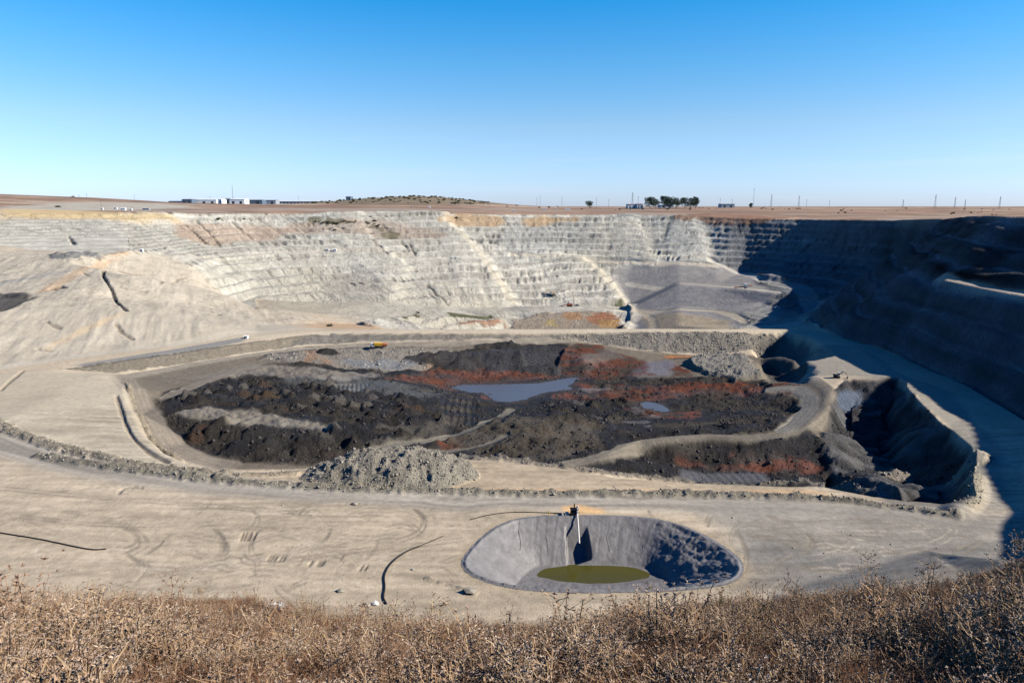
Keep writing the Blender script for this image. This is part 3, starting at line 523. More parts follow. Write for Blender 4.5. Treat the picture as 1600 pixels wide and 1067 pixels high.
# heap of rubble beside the pit edge
HEAP = [(-62, 192), (-52, 185.5), (-34, 183), (-18, 185), (-11, 192), (-12, 203), (-26, 209), (-46, 208), (-60, 201)]
P = np.array(HEAP); w = window(P, 8); x, y = X[w], Y[w]; d, _, ins = seg_dist(P, x, y, True)
sd = np.where(ins, d, -d) + 2.2 * fbm(x, y, 7, 2, 71); m = ss(-.3, .5, sd)
prof = np.interp(x, [-64, -52, -44, -38, -30, -22, -11], [.3, .8, 1.05, .95, 1.0, .8, .45])
d1, hid = worley((x + 1.5 * fbm(x, y, 4, 2, 72)) / 3.6, (y + 1.5 * fbm(x, y, 4, 2, 73)) / 3.6, 74)
Z[w] += np.where(sd > 0, 1, 0) * (7.0 * prof * (1 - np.exp(-np.clip(sd, 0, 99) / 4.5)) + ss(0, 2, sd) * (1.3 * (1 - d1 / .6) * (.4 + hid) + .6 * fbm(x, y, 1.8, 2, 75)))
paint(w, m, (.29, .27, .22)); COL[w] *= (1 + .25 * m * fbm(x, y, 3, 2, 76))[..., None]; lump(w, m, 2.0); region(w, m, 11)
# faint wheel tracks on the bench (albedo of the pressed, darker dust)
benchm = (REG == 1) & (Rn > 120) & (Rn < 380)
_wb = (slice(np.searchsorted(R, 120), np.searchsorted(R, 330)), slice(0, nc)); xb, yb = X[_wb], Y[_wb]; mb = benchm[_wb]
COL[_wb] *= (1 + mb * (.10 * fbm(xb * .35 + 8 * fbm(xb, yb, 60, 2, 5), yb, 7, 4, 411) + .20 * fbm(xb * .10, yb, 1.6, 4, 413) + .10 * fbm(xb, yb, 3, 3, 417) + .10 * fbm(xb, yb, 40, 3, 415)))[..., None]
TR = [[(60, 790), (130, 800), (190, 815), (222, 832), (228, 848), (205, 862), (180, 868)], [(80, 800), (140, 806), (185, 818), (212, 832), (214, 848), (195, 856)], [(335, 826), (352, 845), (348, 865), (320, 884), (270, 894), (225, 884), (195, 862)],
      [(330, 826), (347, 850), (340, 870), (310, 882), (265, 888)], [(400, 795), (500, 790), (640, 787), (668, 796), (681, 812), (672, 830), (650, 842)], [(640, 790), (655, 800), (662, 815), (650, 832), (620, 842)], [(280, 790), (380, 786), (420, 795), (500, 800)], [(340, 790), (395, 793), (402, 810), (385, 830), (340, 845), (290, 848)],
      [(600, 890), (680, 905), (800, 935), (1000, 935)], [(1160, 830), (1250, 850), (1400, 862), (1500, 850)], [(1210, 880), (1330, 890), (1450, 870), (1530, 845)], [(1190, 800), (1260, 830), (1270, 850), (1230, 875), (1200, 890)], [(1180, 812), (1235, 835), (1245, 855), (1210, 875)],
      [(300, 905), (420, 880), (520, 860), (640, 850), (720, 840)], [(0, 760), (150, 775), (300, 785), (480, 800)], [(0, 800), (160, 820), (330, 815)], [(560, 800), (700, 800), (760, 790)], [(200, 905), (330, 880), (400, 855)], [(690, 885), (715, 900), (760, 925), (900, 932)], [(1150, 830), (1165, 860), (1160, 890), (1120, 915)]]
for i, l in enumerate(TR):
    for off in (0, 1):
        w, m, d, q = band([(p[0] + off * 5, p[1] + off * 5) for p in l], .7, .35, .35, False, 12, i); m = m * mb_ if False else m * (.6 + .8 * fbm(X[w], Y[w], 6, 2, i)) * (REG[w] == 1)
        paint(w, np.clip(m, 0, 1), (.19, .165, .125), .65); Z[w] -= .07 * m
ra = random.Random(21)
for i in range(190):
    px, py = ra.uniform(-40, 1500), ra.uniform(775, 935)
    if 690 < px < 1180 and py > 795: continue
    x0, y0, _ = pre_hit(px, py); r_ = ra.uniform(5, 26); a0 = ra.uniform(0, 6.28); sp_ = ra.uniform(.4, 2.2); n_ = 7
    l = [(x0 + r_ * 1.6 * cos(a0 + sp_ * k / n_), y0 + r_ * sin(a0 + sp_ * k / n_)) for k in range(n_ + 1)]
    if i % 3 == 0: l = [(x0 + k * ra.uniform(3, 5), y0 + k * ra.uniform(-.8, .6) + .3 * k * k * .1) for k in range(8)]
    for off in (0, 2.1):
        w, m, d, q = band([(p[0], p[1] + off) for p in l], .45, .3, .25, True, 9, i); m = np.clip(m * (.45 + .9 * fbm(X[w], Y[w], 5, 2, i)) * (REG[w] == 1), 0, 1)
        paint(w, m, (.19, .165, .125) if i % 4 else (.47, .41, .32), .6); Z[w] -= .06 * m
# short scraped slots
for px, py, n, s in ((378, 838, 3, 5), (391, 838, 2, 6), (420, 872, 3, 5), (438, 873, 2, 5), (485, 880, 1, 5), (497, 880, 3, 3.5), (564, 887, 2, 7)):
    for i in range(n):
        hh_ = 6 if py < 860 else 3.5
        w, m, d, q = band([(px + i * s - 2, py + hh_), (px + i * s + 3, py - hh_)], .5, .25); Z[w] -= .28 * m; paint(w, m, (.12, .105, .08), .8)
w, m, d, q = band([(665, 903), (690, 910), (720, 920), (742, 926)], .7, .3, .8, False, 2); Z[w] += .35 * m; paint(w, m, (.18, .165, .13), .8)
w, m, d, q = band([(222, 762), (205, 761), (190, 764), (185, 771)], .8, .3, .4, False, 2); Z[w] -= .4 * m; paint(w, m, (.18, .165, .13), .8)
LAKE1 = [(708, 605), (722, 602), (745, 601.5), (790, 600.5), (840, 599), (870, 594), (893, 591), (899, 597), (888, 603), (893, 607), (860, 612), (836, 618), (812, 626), (795, 628), (772, 624), (768, 615), (735, 613)]
LAKE2 = [(1002, 631), (1012, 628), (1032, 632), (1044, 640), (1040, 643), (1020, 640), (1004, 637)]
LD1, LD2 = 111.5, 110.5
for L_, D_ in ((LAKE1, LD1), (LAKE2, LD2)):
    P = np.array([PD(px, py, D_)[:2] for px, py in L_]); w = window(P, 60); d, _, ins = seg_dist(P, X[w], Y[w], True); sd = np.where(ins, d, -d)
    k = ss(-22 if D_ == LD1 else -9, -1, sd)
    Z[w] = Z[w] * (1 - k) + (-D_ + .05 + .045 * np.clip(-sd, 0, 30) + .30 * fbm(X[w], Y[w], 7, 3, 5) - 2.2 * ss(-.2, 3.5, sd)) * k
    # nothing stands between the camera and the water
    k2 = ss(-26, -8, sd); lim = -D_ + .5 + np.clip(-sd, 0, 99) * .14; Z[w] = np.where((sd < 0) & (sd > -26), np.minimum(Z[w], lim + 2 * (1 - k2)), Z[w])
    lump(w, k, .4); mk = ss(-7, -1, sd + 2.5 * fbm(X[w], Y[w], 6, 2, 6)); paint(w, mk, (.045, .036, .030), .75); wet(w, mk, .55)
# --- lined pond: hollow in the bench
PO = [(-11.5, 141), (-9.5, 149), (-5.5, 158), (0, 164), (7, 166.2), (20, 166.5), (32, 166), (40, 163.5), (46, 158), (50.5, 150), (52.5, 143), (50, 136.5), (44, 133), (30, 131.2), (12, 131), (2, 132), (-6, 135)]
P = np.array(PO)
for _ in range(2):
    Q = []
    for i in range(len(P)): a, b = P[i], P[(i + 1) % len(P)]; Q += [a * .75 + b * .25, a * .25 + b * .75]
    P = np.array(Q)
POND = P; w = window(P, 8); x, y = X[w], Y[w]; d, _, ins = seg_dist(P, x, y, True); sd = np.where(ins, d, -d)
Z[w] -= 12 * ss(.1, 1.6, sd)
m = ss(-3.5, -1.0, sd) * (1 - ss(.5, 1.5, sd)); paint(w, m, (.33, .275, .19), .7)
# --- near hillside
near = ss(118, 104, Rn) * ss(-79.2, -76, Z0); paint(ALL, near, (.115, .08, .052)); REG[(near > .5) & (Rn < 125)] = 0; LUMP[:] = LUMP * (1 - near) + .8 * near
nm = ss(112, 60, Rn); Z += near * nm * (.10 * fbm(X, Y, 1.6, 3, 501) * ss(1.2, 3, Rn) + .8 * fbm(X, Y, 14, 3, 503) * ss(20, 40, Rn))
# plain relief
Z += far * ss(1300, 2500, Rn) * 1.5 * n_big
COL *= (1 + .06 * n_med + .05 * n_sm)[..., None]
COL[:] = np.clip(COL, .008, .8)
FINAL = Z
# ------------------------------------------------------------------ ground materials
def mat_new(name):
    m = bpy.data.materials.new(name); m.use_nodes = True; return m, m.node_tree, m.node_tree.nodes['Principled BSDF']
def ground_material(name, s1, s2, bump, rough=.95, fine=.0):
    m, nt, b = mat_new(name); N, L = nt.nodes, nt.links
    at = N.new('ShaderNodeAttribute'); at.attribute_name = 'soil'; al = N.new('ShaderNodeAttribute'); al.attribute_name = 'lump'; aw = N.new('ShaderNodeAttribute'); aw.attribute_name = 'wetness'
    tc = N.new('ShaderNodeTexCoord')
    def nz(s, det=4, r=.6):
        n = N.new('ShaderNodeTexNoise'); n.inputs['Scale'].default_value = s; n.inputs['Detail'].default_value = det; n.inputs['Roughness'].default_value = r; L.new(tc.outputs['Object'], n.inputs['Vector']); return n
    a, c = nz(s1, 5, .65), nz(s2, 4, .7)
    mr = N.new('ShaderNodeMapRange'); L.new(a.outputs[0], mr.inputs[0]); mr.inputs[1].default_value = .3; mr.inputs[2].default_value = .7; mr.inputs[3].default_value = .82; mr.inputs[4].default_value = 1.16
    m2 = N.new('ShaderNodeMapRange'); L.new(c.outputs[0], m2.inputs[0]); m2.inputs[1].default_value = .3; m2.inputs[2].default_value = .7; m2.inputs[3].default_value = .86; m2.inputs[4].default_value = 1.14
    mu = N.new('ShaderNodeMath'); mu.operation = 'MULTIPLY'; L.new(mr.outputs[0], mu.inputs[0]); L.new(m2.outputs[0], mu.inputs[1])
    vm = N.new('ShaderNodeVectorMath'); vm.operation = 'SCALE'; L.new(at.outputs['Color'], vm.inputs[0]); L.new(mu.outputs[0], vm.inputs['Scale'])
    L.new(vm.outputs[0], b.inputs['Base Color'])
    ad = N.new('ShaderNodeMath'); ad.operation = 'ADD'; L.new(a.outputs[0], ad.inputs[0]); L.new(c.outputs[0], ad.inputs[1])
    hm = N.new('ShaderNodeMath'); hm.operation = 'MULTIPLY'; L.new(ad.outputs[0], hm.inputs[0]); L.new(al.outputs['Fac'], hm.inputs[1])
    bp = N.new('ShaderNodeBump'); bp.inputs['Strength'].default_value = 1; bp.inputs['Distance'].default_value = bump; L.new(hm.outputs[0], bp.inputs['Height']); L.new(bp.outputs[0], b.inputs['Normal'])
    rr = N.new('ShaderNodeMapRange'); L.new(aw.outputs['Fac'], rr.inputs[0]); rr.inputs[3].default_value = rough; rr.inputs[4].default_value = .38; L.new(rr.outputs[0], b.inputs['Roughness'])
    sp = N.new('ShaderNodeMapRange'); L.new(aw.outputs['Fac'], sp.inputs[0]); sp.inputs[3].default_value = .08; sp.inputs[4].default_value = .5; L.new(sp.outputs[0], b.inputs['Specular IOR Level'])
    return m
G_bench = ground_material('dusty_bench_soil', .5, 2.6, .45)
G_dump = ground_material('dump_spoil', .3, 1.3, 1.9)
G_wall = ground_material('benched_wall_rock', .09, .35, 4.0)
G_plain = ground_material('dry_plain_soil', .02, .12, 3.0)
G_near = ground_material('hillside_soil', 3.0, 14.0, .05)
G_berm = ground_material('berm_rubble', .5, 1.8, .7)
zz3 = np.stack([X, Y, Z], -1).reshape(-1, 3)
colf = COL.reshape(-1, 3); lumpf = LUMP.reshape(-1); wetf = WET.reshape(-1)
ii = np.arange((nr - 1) * (nc - 1)); qr, qc = ii // (nc - 1), ii % (nc - 1)
v00 = qr * nc + qc
quads = np.stack([v00, v00 + 1, v00 + nc + 1, v00 + nc], -1)
freg = REG[:-1, :-1].reshape(-1)
drop = np.zeros(len(ii), bool)
def region_object(name, ids, mat):
    q = quads[np.isin(freg, ids) & ~drop]
    if not len(q): print('EMPTY', name); return
    u, inv = np.unique(q, return_inverse=True); inv = inv.reshape(-1)
    me = bpy.data.meshes.new(name); me.vertices.add(len(u)); me.vertices.foreach_set('co', zz3[u].astype(np.float32).ravel())
    me.loops.add(len(inv)); me.loops.foreach_set('vertex_index', inv.astype(np.int32)[:])
    n = len(q); me.polygons.add(n); me.polygons.foreach_set('loop_start', np.arange(n, dtype=np.int32) * 4); me.polygons.foreach_set('use_smooth', np.ones(n, bool))
    me.update(calc_edges=True)
    a = me.attributes.new('soil', 'FLOAT_COLOR', 'POINT'); a.data.foreach_set('color', np.concatenate([colf[u], np.ones((len(u), 1), np.float32)], 1).astype(np.float32).ravel())
    a = me.attributes.new('lump', 'FLOAT', 'POINT'); a.data.foreach_set('value', lumpf[u].astype(np.float32))
    a = me.attributes.new('wetness', 'FLOAT', 'POINT'); a.data.foreach_set('value', wetf[u].astype(np.float32))
    me.materials.append(mat); o = bpy.data.objects.new(name, me); C.objects.link(o); o['kind'] = 'structure'; return o
region_object('hillside', [0], G_near); region_object('bench_ground', [1], G_bench); region_object('haul_road', [2], G_bench); region_object('spoil_dump', [3], G_dump)
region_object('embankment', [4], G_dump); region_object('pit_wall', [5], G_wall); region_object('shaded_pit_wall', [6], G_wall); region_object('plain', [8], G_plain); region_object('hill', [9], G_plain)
region_object('berm', [10], G_berm)
hp = region_object('rubble_heap', [11], G_berm)
if hp: hp['kind'] = 'thing'; hp['label'] = 'long grey heap of tipped rubble on the near edge of the dark inner dump'; hp['category'] = 'rubble heap'
# ------------------------------------------------------------------ objects: helpers
def pmat(name, col, rough=.7, metal=0., spec=.3, var=.12, vs_=6.0, bump=0., bs=30.):
    m, nt, b = mat_new(name); N, L = nt.nodes, nt.links
    tc = N.new('ShaderNodeTexCoord'); n = N.new('ShaderNodeTexNoise'); n.inputs['Scale'].default_value = vs_; n.inputs['Detail'].default_value = 5; L.new(tc.outputs['Object'], n.inputs['Vector'])
    mr = N.new('ShaderNodeMapRange'); L.new(n.outputs[0], mr.inputs[0]); mr.inputs[1].default_value = .3; mr.inputs[2].default_value = .7; mr.inputs[3].default_value = 1 - var; mr.inputs[4].default_value = 1 + var
    vm = N.new('ShaderNodeVectorMath'); vm.operation = 'SCALE'; vm.inputs[0].default_value = col; L.new(mr.outputs[0], vm.inputs['Scale']); L.new(vm.outputs[0], b.inputs['Base Color'])
    b.inputs['Roughness'].default_value = rough; b.inputs['Metallic'].default_value = metal; b.inputs['Specular IOR Level'].default_value = spec
    if bump:
        n2 = N.new('ShaderNodeTexNoise'); n2.inputs['Scale'].default_value = bs; n2.inputs['Detail'].default_value = 4; L.new(tc.outputs['Object'], n2.inputs['Vector'])
        bp = N.new('ShaderNodeBump'); bp.inputs['Distance'].default_value = bump; L.new(n2.outputs[0], bp.inputs['Height']); L.new(bp.outputs[0], b.inputs['Normal'])
    return m
M = dict(white=pmat('white_paint', (.78, .77, .74), .6), shed=pmat('blue_grey_cladding', (.10, .14, .19), .6), grey=pmat('grey_cladding', (.28, .31, .34), .6), redroof=pmat('red_roof_tile', (.30, .13, .11), .8), steel=pmat('weathered_steel', (.22, .22, .23), .5, .6),
         dark=pmat('dark_opening', (.03, .035, .04), .4), glass=pmat('dark_glass', (.03, .04, .05), .1, 0, .6), yellow=pmat('yellow_machine_paint', (.72, .42, .04), .4), orange=pmat('orange_machine_paint', (.52, .17, .06), .5), redp=pmat('red_machine_paint', (.33, .10, .06), .5),
         tan=pmat('dusty_tan_machine', (.42, .31, .20), .7), rubber=pmat('black_rubber', (.025, .025, .025), .8), black=pmat('black_frame', (.012, .012, .013), .6), pipe=pmat('pale_pipe', (.55, .54, .50), .5), ochre=pmat('ochre_peg_paint', (.5, .38, .08), .6),
         bark=pmat('grey_bark', (.17, .13, .10), .9), leaf=pmat('eucalyptus_leaf', (.035, .055, .035), .8, 0, .2, .4, 1.5), shrub=pmat('dark_shrub_leaf', (.05, .058, .032), .9, 0, .1, .3, 1.0), dryshrub=pmat('dry_shrub_leaf', (.125, .105, .055), .9, 0, .1, .35, 1.0),
         rock=pmat('grey_rock', (.27, .25, .21), .95, 0, .1, .3, 1.2, .05, 6), palerock=pmat('pale_rock', (.60, .58, .53), .9, 0, .1, .15, 4, .02, 20))
class MB:
    def __init__(s): s.v, s.f = [], []
    def add(s, v, f): n = len(s.v); s.v += [tuple(p) for p in v]; s.f += [tuple(i + n for i in q) for q in f]; return s
    def box(s, c, d, rz=0., taper=1.0, rx=0.):
        v = []
        for z in (-.5, .5):
            k = taper if z > 0 else 1.0
            for x, y in ((-.5, -.5), (.5, -.5), (.5, .5), (-.5, .5)):
                p = Vector((x * d[0] * k, y * d[1] * k, z * d[2]))
                if rx: p.rotate(Matrix.Rotation(rx, 3, 'Y'))
                if rz: p.rotate(Matrix.Rotation(rz, 3, 'Z'))
                v.append((p.x + c[0], p.y + c[1], p.z + c[2]))
        return s.add(v, [(0, 3, 2, 1), (4, 5, 6, 7), (0, 1, 5, 4), (1, 2, 6, 5), (2, 3, 7, 6), (3, 0, 4, 7)])
    def tube(s, pts_, r, n=6, cap=True):
        pts_ = [Vector(p) for p in pts_]; rs = r if isinstance(r, (list, tuple)) else [r] * len(pts_); v, f = [], []
        for i, p in enumerate(pts_):
            d = (pts_[min(i + 1, len(pts_) - 1)] - pts_[max(i - 1, 0)]).normalized(); a = d.orthogonal().normalized() if i == 0 else (a - d * a.dot(d)).normalized(); b = d.cross(a)
            for k in range(n): t_ = 2 * pi * k / n; q = p + (a * cos(t_) + b * sin(t_)) * rs[i]; v.append(tuple(q))
        for i in range(len(pts_) - 1):
            for k in range(n): f.append((i * n + k, i * n + (k + 1) % n, (i + 1) * n + (k + 1) % n, (i + 1) * n + k))
        if cap: f.append(tuple(range(n - 1, -1, -1))); f.append(tuple(range(len(v) - n, len(v))))
        return s.add(v, f)
    def gable(s, c, d, rise, over=.3):
        x, y = d[0] / 2 + over, d[1] / 2 + over; z = c[2]; v = [(c[0] - x, c[1] - y, z), (c[0] + x, c[1] - y, z), (c[0] + x, c[1] + y, z), (c[0] - x, c[1] + y, z), (c[0] - x, c[1], z + rise), (c[0] + x, c[1], z + rise)]
        return s.add(v, [(0, 1, 5, 4), (2, 3, 4, 5), (1, 2, 5), (3, 0, 4), (0, 3, 2, 1)])
    def build(s, name, mat, parent=None, loc=None, smooth=False):
        me = bpy.data.meshes.new(name); me.from_pydata(s.v, [], s.f); me.materials.append(mat)
        if smooth: me.polygons.foreach_set('use_smooth', [True] * len(me.polygons))
        me.update(); o = bpy.data.objects.new(name, me); C.objects.link(o)
        if parent: o.parent = parent
        if loc: o.location = loc
        return o
def tag(o, label, cat, group=None, kind=None):
    if label: o['label'] = label
    if cat: o['category'] = cat
    if group: o['group'] = group
    if kind: o['kind'] = kind
    return o
def thing(name, loc, label, cat, rz=0., group=None):
    o = bpy.data.objects.new(name, None); C.objects.link(o); o.location = loc; o.rotation_euler = (0, 0, rz); o.empty_display_size = .5
    return tag(o, label, cat, group)
def clone(o, loc, rz=0., sc=1., label=None):
    def cp(a, par):
        b = a.copy(); C.objects.link(b); b.parent = par
        for ch in a.children: cp(ch, b)
        return b
    n = cp(o, None); n.location = loc; n.rotation_euler = (0, 0, rz); n.scale = (sc,) * 3 if not isinstance(sc, tuple) else sc
    if label: n['label'] = label
    return n
def at(px, py, dz=0.):
    x, y, z = pre_hit(px, py); return (x, y, ground(x, y) + dz)
def far_at(px, Yd, dz=0.):
    a, _ = ray(px, 320); x = a * Yd; return (x, Yd, ground(x, Yd) + dz)
def mpp(Yd): return Yd / F_PX      # metres per photo pixel at that distance
# ------------------------------------------------------------------ lined pond
def build_pond():
    sp = .24; xs = np.arange(-13.5, 55, sp); ys = np.arange(129, 169, sp); gx_, gy_ = np.meshgrid(xs, ys)
    d, par, ins = seg_dist(POND, gx_, gy_, True); sd_ = np.where(ins, d, -d)
    e = np.hypot((gx_ - 20) / 14.2, (gy_ - 151.8) / 4.3) + .06 * fbm(gx_, gy_, 3, 2, 9)
    bottom = -88 + .5 * ss(.95, 1.5, e) - .7 * (1 - ss(.55, 1.0, e))
    pr = np.clip((sd_ - .3) / (10.4 + 6.0 * ss(32, 44, gx_)), 0, 1); pr = pr * .93 + .07 * ss(0, 1, pr)
    z = -79.9 * (1 - pr) + bottom * pr
    fold = fbm(par * .9 + .25 * sd_, sd_ * .14, 1.6, 4, 21) ; f2 = fbm(gx_ * .8 + gy_ * .5, gy_ * .8, 2.0, 4, 22, .6)
    heavy = .6 + 2.8 * ss(33, 42, gx_)
    z += ss(0, 1.5, sd_) * ss(1.02, 1.3, e) * (.16 * np.abs(fold) - .03 + .16 * heavy * f2)
    z += .16 * ss(1.0, .2, np.abs(sd_ - .1)) * (1 + fbm(gx_, gy_, 1.5, 2, 23))
    nx = ss(13.7, 14.2, gx_ + .35 * fbm(gx_, gy_, 2, 2, 24)) * ss(20.0, 19.3, gx_ + .1 * (gy_ - 160)); ny = ss(155.0, 157.6, gy_ - .25 * (gx_ - 14)) * ss(164.4, 160.5, gy_)
    z -= 3.4 * nx * ny
    keep = sd_ > -.9
    z = np.where(sd_ < -.1, -79.93 + .05 * fbm(gx_, gy_, 1, 2, 3), z)
    idx = -np.ones(z.shape, int); idx[keep] = np.arange(keep.sum())
    q = np.stack([idx[:-1, :-1], idx[:-1, 1:], idx[1:, 1:], idx[1:, :-1]], -1).reshape(-1, 4); q = q[(q >= 0).all(1)]
    root = thing('lined_pond', (20, 149, -80), 'sunken pond lined with grey plastic sheet and holding green water', 'pond')
    me = bpy.data.meshes.new('liner'); V = np.stack([gx_[keep] - 20, gy_[keep] - 149, z[keep] + 80], -1); me.from_pydata(V.tolist(), [], q.tolist()); me.polygons.foreach_set('use_smooth', [True] * len(me.polygons))
    m = pmat('grey_plastic_liner', (.15, .148, .148), .55, 0, .4, .20, .45, .10, 1.3); me.materials.append(m)
    o = bpy.data.objects.new('liner', me); C.objects.link(o); o.parent = root
    n = 72; vv = [(0, 2.8, -8)] + [(14.6 * cos(2 * pi * k / n), 2.8 + 4.6 * sin(2 * pi * k / n), -8) for k in range(n)]
    mw, nt, b = mat_new('green_pond_water'); b.inputs['Base Color'].default_value = (.062, .058, .012, 1); b.inputs['Roughness'].default_value = .12; b.inputs['Specular IOR Level'].default_value = .25
    nn = nt.nodes.new('ShaderNodeTexNoise'); nn.inputs['Scale'].default_value = 1.5; tcx = nt.nodes.new('ShaderNodeTexCoord'); nt.links.new(tcx.outputs['Object'], nn.inputs['Vector']); bp = nt.nodes.new('ShaderNodeBump'); bp.inputs['Distance'].default_value = .01; nt.links.new(nn.outputs[0], bp.inputs['Height']); nt.links.new(bp.outputs[0], b.inputs['Normal'])
    MB().add(vv, [(0, 1 + k, 1 + (k + 1) % n) for k in range(n)]).build('water', mw, root)
    # seams of the sheets that show as raised welds on the far bank
    for sx in (2.0, 9.0, 24.5, 33.0):
        pl = [(sx - 20 + .25 * math.sin(j), y_ - 149) for j, y_ in enumerate(np.linspace(156.6, 165.3, 9))]
        def lz(x_, y_): i_, j_ = int((y_ + 149 - 129) / sp), int((x_ + 20 + 13.5) / sp); return z[i_, j_] + 80 + .05
        MB().tube([(a_, b_, lz(a_, b_)) for a_, b_ in pl], .09, 5).build('seam', m, root)
    return z, sp
PZ, PSP = build_pond()
# pump standing at the pond's edge
pt = thing('pump_station', (16.4, 166.9, -80), 'dark pump frame with tall post on the far edge of the lined pond', 'pump')
b = MB()
for x_ in (-1.0, .9):
    for y_ in (-.6, .6): b.tube([(x_, y_, 0), (x_ * .8, y_ * .8, 1.9)], .09, 5)
b.box((0, 0, 1.95), (2.2, 1.5, .12)).box((0, 0, .5), (2.0, 1.4, .1)); b.build('frame', M['black'], pt)
MB().tube([(0, 0, 1.9), (0, 0, 3.3)], .16, 8).build('post', M['black'], pt)
MB().tube([(-.9, 0, 1.0), (.5, 0, 1.0)], .5, 12).build('motor', M['black'], pt)
MB().tube([(.7, -.3, .6), (.7, -.3, 2.4), (1.0, -.3, 2.7)], .3, 10).build('riser_pipe', M['pipe'], pt)
MB().box((-1.9, .1, .45), (.9, .9, .9)).build('fuel_box', M['pipe'], pt); MB().box((-3.0, -.1, .35), (.5, .5, .7)).build('switch_box', M['white'], pt)
MB().tube([(.75, -.5, .75), (.72, -2.5, .1), (.7, -5.5, -2.2), (.7, -7.6, -3.9)], .2, 8).build('discharge_pipe', M['pipe'], pt)
pg = MB().tube([(0, 0, -.2), (0, 0, 1.3)], .12, 6).build('marker_peg', M['ochre'], None, (9.8, 166.9, -80)); tag(pg, 'short ochre marker peg at the lined pond edge left of the pump', 'peg')
def hose(px_list, r, label, mat=None, name='hose', cat='hose'):
    P2 = [np.array(pre_hit(*p)[:2]) for p in px_list]
    for _ in range(3):
        Q = [P2[0]]
        for a_, b_ in zip(P2[:-1], P2[1:]): Q += [a_ * .75 + b_ * .25, a_ * .25 + b_ * .75]
        P2 = Q + [P2[-1]]
    pl = [(p[0], p[1], ground(p[0], p[1]) + r * .9) for p in P2]
    o = MB().tube(pl, r, 7).build(name, mat or M['black'], None, None, True); return tag(o, label, cat)
hose([(-60, 822), (0, 833), (60, 842), (110, 853), (145, 860), (166, 858)], .16, 'black hose lying across the pale ground at the left')
hose([(604, 944), (598, 934), (602, 918), (599, 900), (610, 880), (632, 863), (655, 854)], .19, 'thick black hose curving up from the dry grass towards the lined pond')
hose([(655, 854), (675, 845), (692, 838)], .10, 'thin dark hose end running on from the thick black hose', name='hose')
hose([(735, 812), (765, 804), (800, 800), (850, 801), (893, 803)], .12, 'thin black hose along the upper left edge of the lined pond')
# ------------------------------------------------------------------ lakes in the dump
def lake(outline, D, label, col, rough):
    P2 = np.array([PD(px, py, D)[:2] for px, py in outline])
    for _ in range(2):
        Q = []
        for i in range(len(P2)): a_, b_ = P2[i], P2[(i + 1) % len(P2)]; Q += [a_ * .8 + b_ * .2, a_ * .2 + b_ * .8]
        P2 = np.array(Q)
    c_ = P2.mean(0); P2 = c_ + (P2 - c_) * 1.12
    mw, nt, b = mat_new('lake_water'); b.inputs['Base Color'].default_value = (*col, 1); b.inputs['Roughness'].default_value = rough; b.inputs['Specular IOR Level'].default_value = .2
    return MB().add([(p[0], p[1], -D) for p in P2], [tuple(range(len(P2)))[::1 if sum((P2[i][0] * P2[(i + 1) % len(P2)][1] - P2[(i + 1) % len(P2)][0] * P2[i][1]) for i in range(len(P2))) > 0 else -1]]).build('lake', mw)
for o_, D_ in ((LAKE1, LD1), (LAKE2, LD2)):
    l_ = lake(o_, D_, '', (.085, .09, .105), .3); l_['kind'] = 'structure'
# ------------------------------------------------------------------ rubble on berms and heap
ico_v, ico_f = [], []
ph = (1 + 5 ** .5) / 2
for a_, b_ in ((-1, ph), (1, ph), (-1, -ph), (1, -ph)): ico_v += [(a_, b_, 0)]
for a_, b_ in ((-1, ph), (1, ph), (-1, -ph), (1, -ph)): ico_v += [(0, a_, b_)]
for a_, b_ in ((ph, -1), (ph, 1), (-ph, -1), (-ph, 1)): ico_v += [(a_, 0, b_)]
ico_f = [(0, 11, 5), (0, 5, 1), (0, 1, 7), (0, 7, 10), (0, 10, 11), (1, 5, 9), (5, 11, 4), (11, 10, 2), (10, 7, 6), (7, 1, 8), (3, 9, 4), (3, 4, 2), (3, 2, 6), (3, 6, 8), (3, 8, 9), (4, 9, 5), (2, 4, 11), (6, 2, 10), (8, 6, 7), (9, 8, 1)]
ICO = np.array(ico_v) / math.hypot(1, ph); ICF = np.array(ico_f)
def rocks(name, P, S, mat, label=None):
    n = len(P); V = ICO[None] * (1 + RNG.uniform(-.35, .35, (n, 12, 1))) * S[:, None, None] * RNG.uniform(.6, 1.15, (n, 1, 3))
    th_ = RNG.uniform(0, 2 * pi, n); c_, s_ = np.cos(th_)[:, None], np.sin(th_)[:, None]
    V = np.stack([V[..., 0] * c_ - V[..., 1] * s_, V[..., 0] * s_ + V[..., 1] * c_, V[..., 2]], -1) + P[:, None]
    F = (ICF[None] + 12 * np.arange(n)[:, None, None]).reshape(-1)
    me = bpy.data.meshes.new(name); me.vertices.add(n * 12); me.vertices.foreach_set('co', V.astype(np.float32).ravel()); me.loops.add(len(F)); me.loops.foreach_set('vertex_index', F.astype(np.int32))
    me.polygons.add(n * 20); me.polygons.foreach_set('loop_start', np.arange(n * 20, dtype=np.int32) * 3); me.update(calc_edges=True); me.materials.append(mat)
    o = bpy.data.objects.new(name, me); C.objects.link(o); o['kind'] = 'stuff'
    if label: o['label'] = label; o['category'] = 'rubble'
    return o
def on_cells(maskf, n):
    idx_ = np.flatnonzero(maskf.ravel()); 
    area = (R[:, None] ** 2 + 0 * X).ravel()[idx_]; k_ = RNG.choice(idx_, n, p=area / area.sum())
    P = np.stack([X.ravel()[k_], Y.ravel()[k_], Z.ravel()[k_]], -1); P[:, :2] += RNG.normal(0, .3, (n, 2)); return P
near_b = (REG == 10) & (Rn < 420)
P = on_cells(near_b, 5200); rocks('loose_rubble', P, RNG.gamma(2.0, .07, 5200).clip(.06, .5), M['rock'], 'loose grey stones lying along the earth berms')
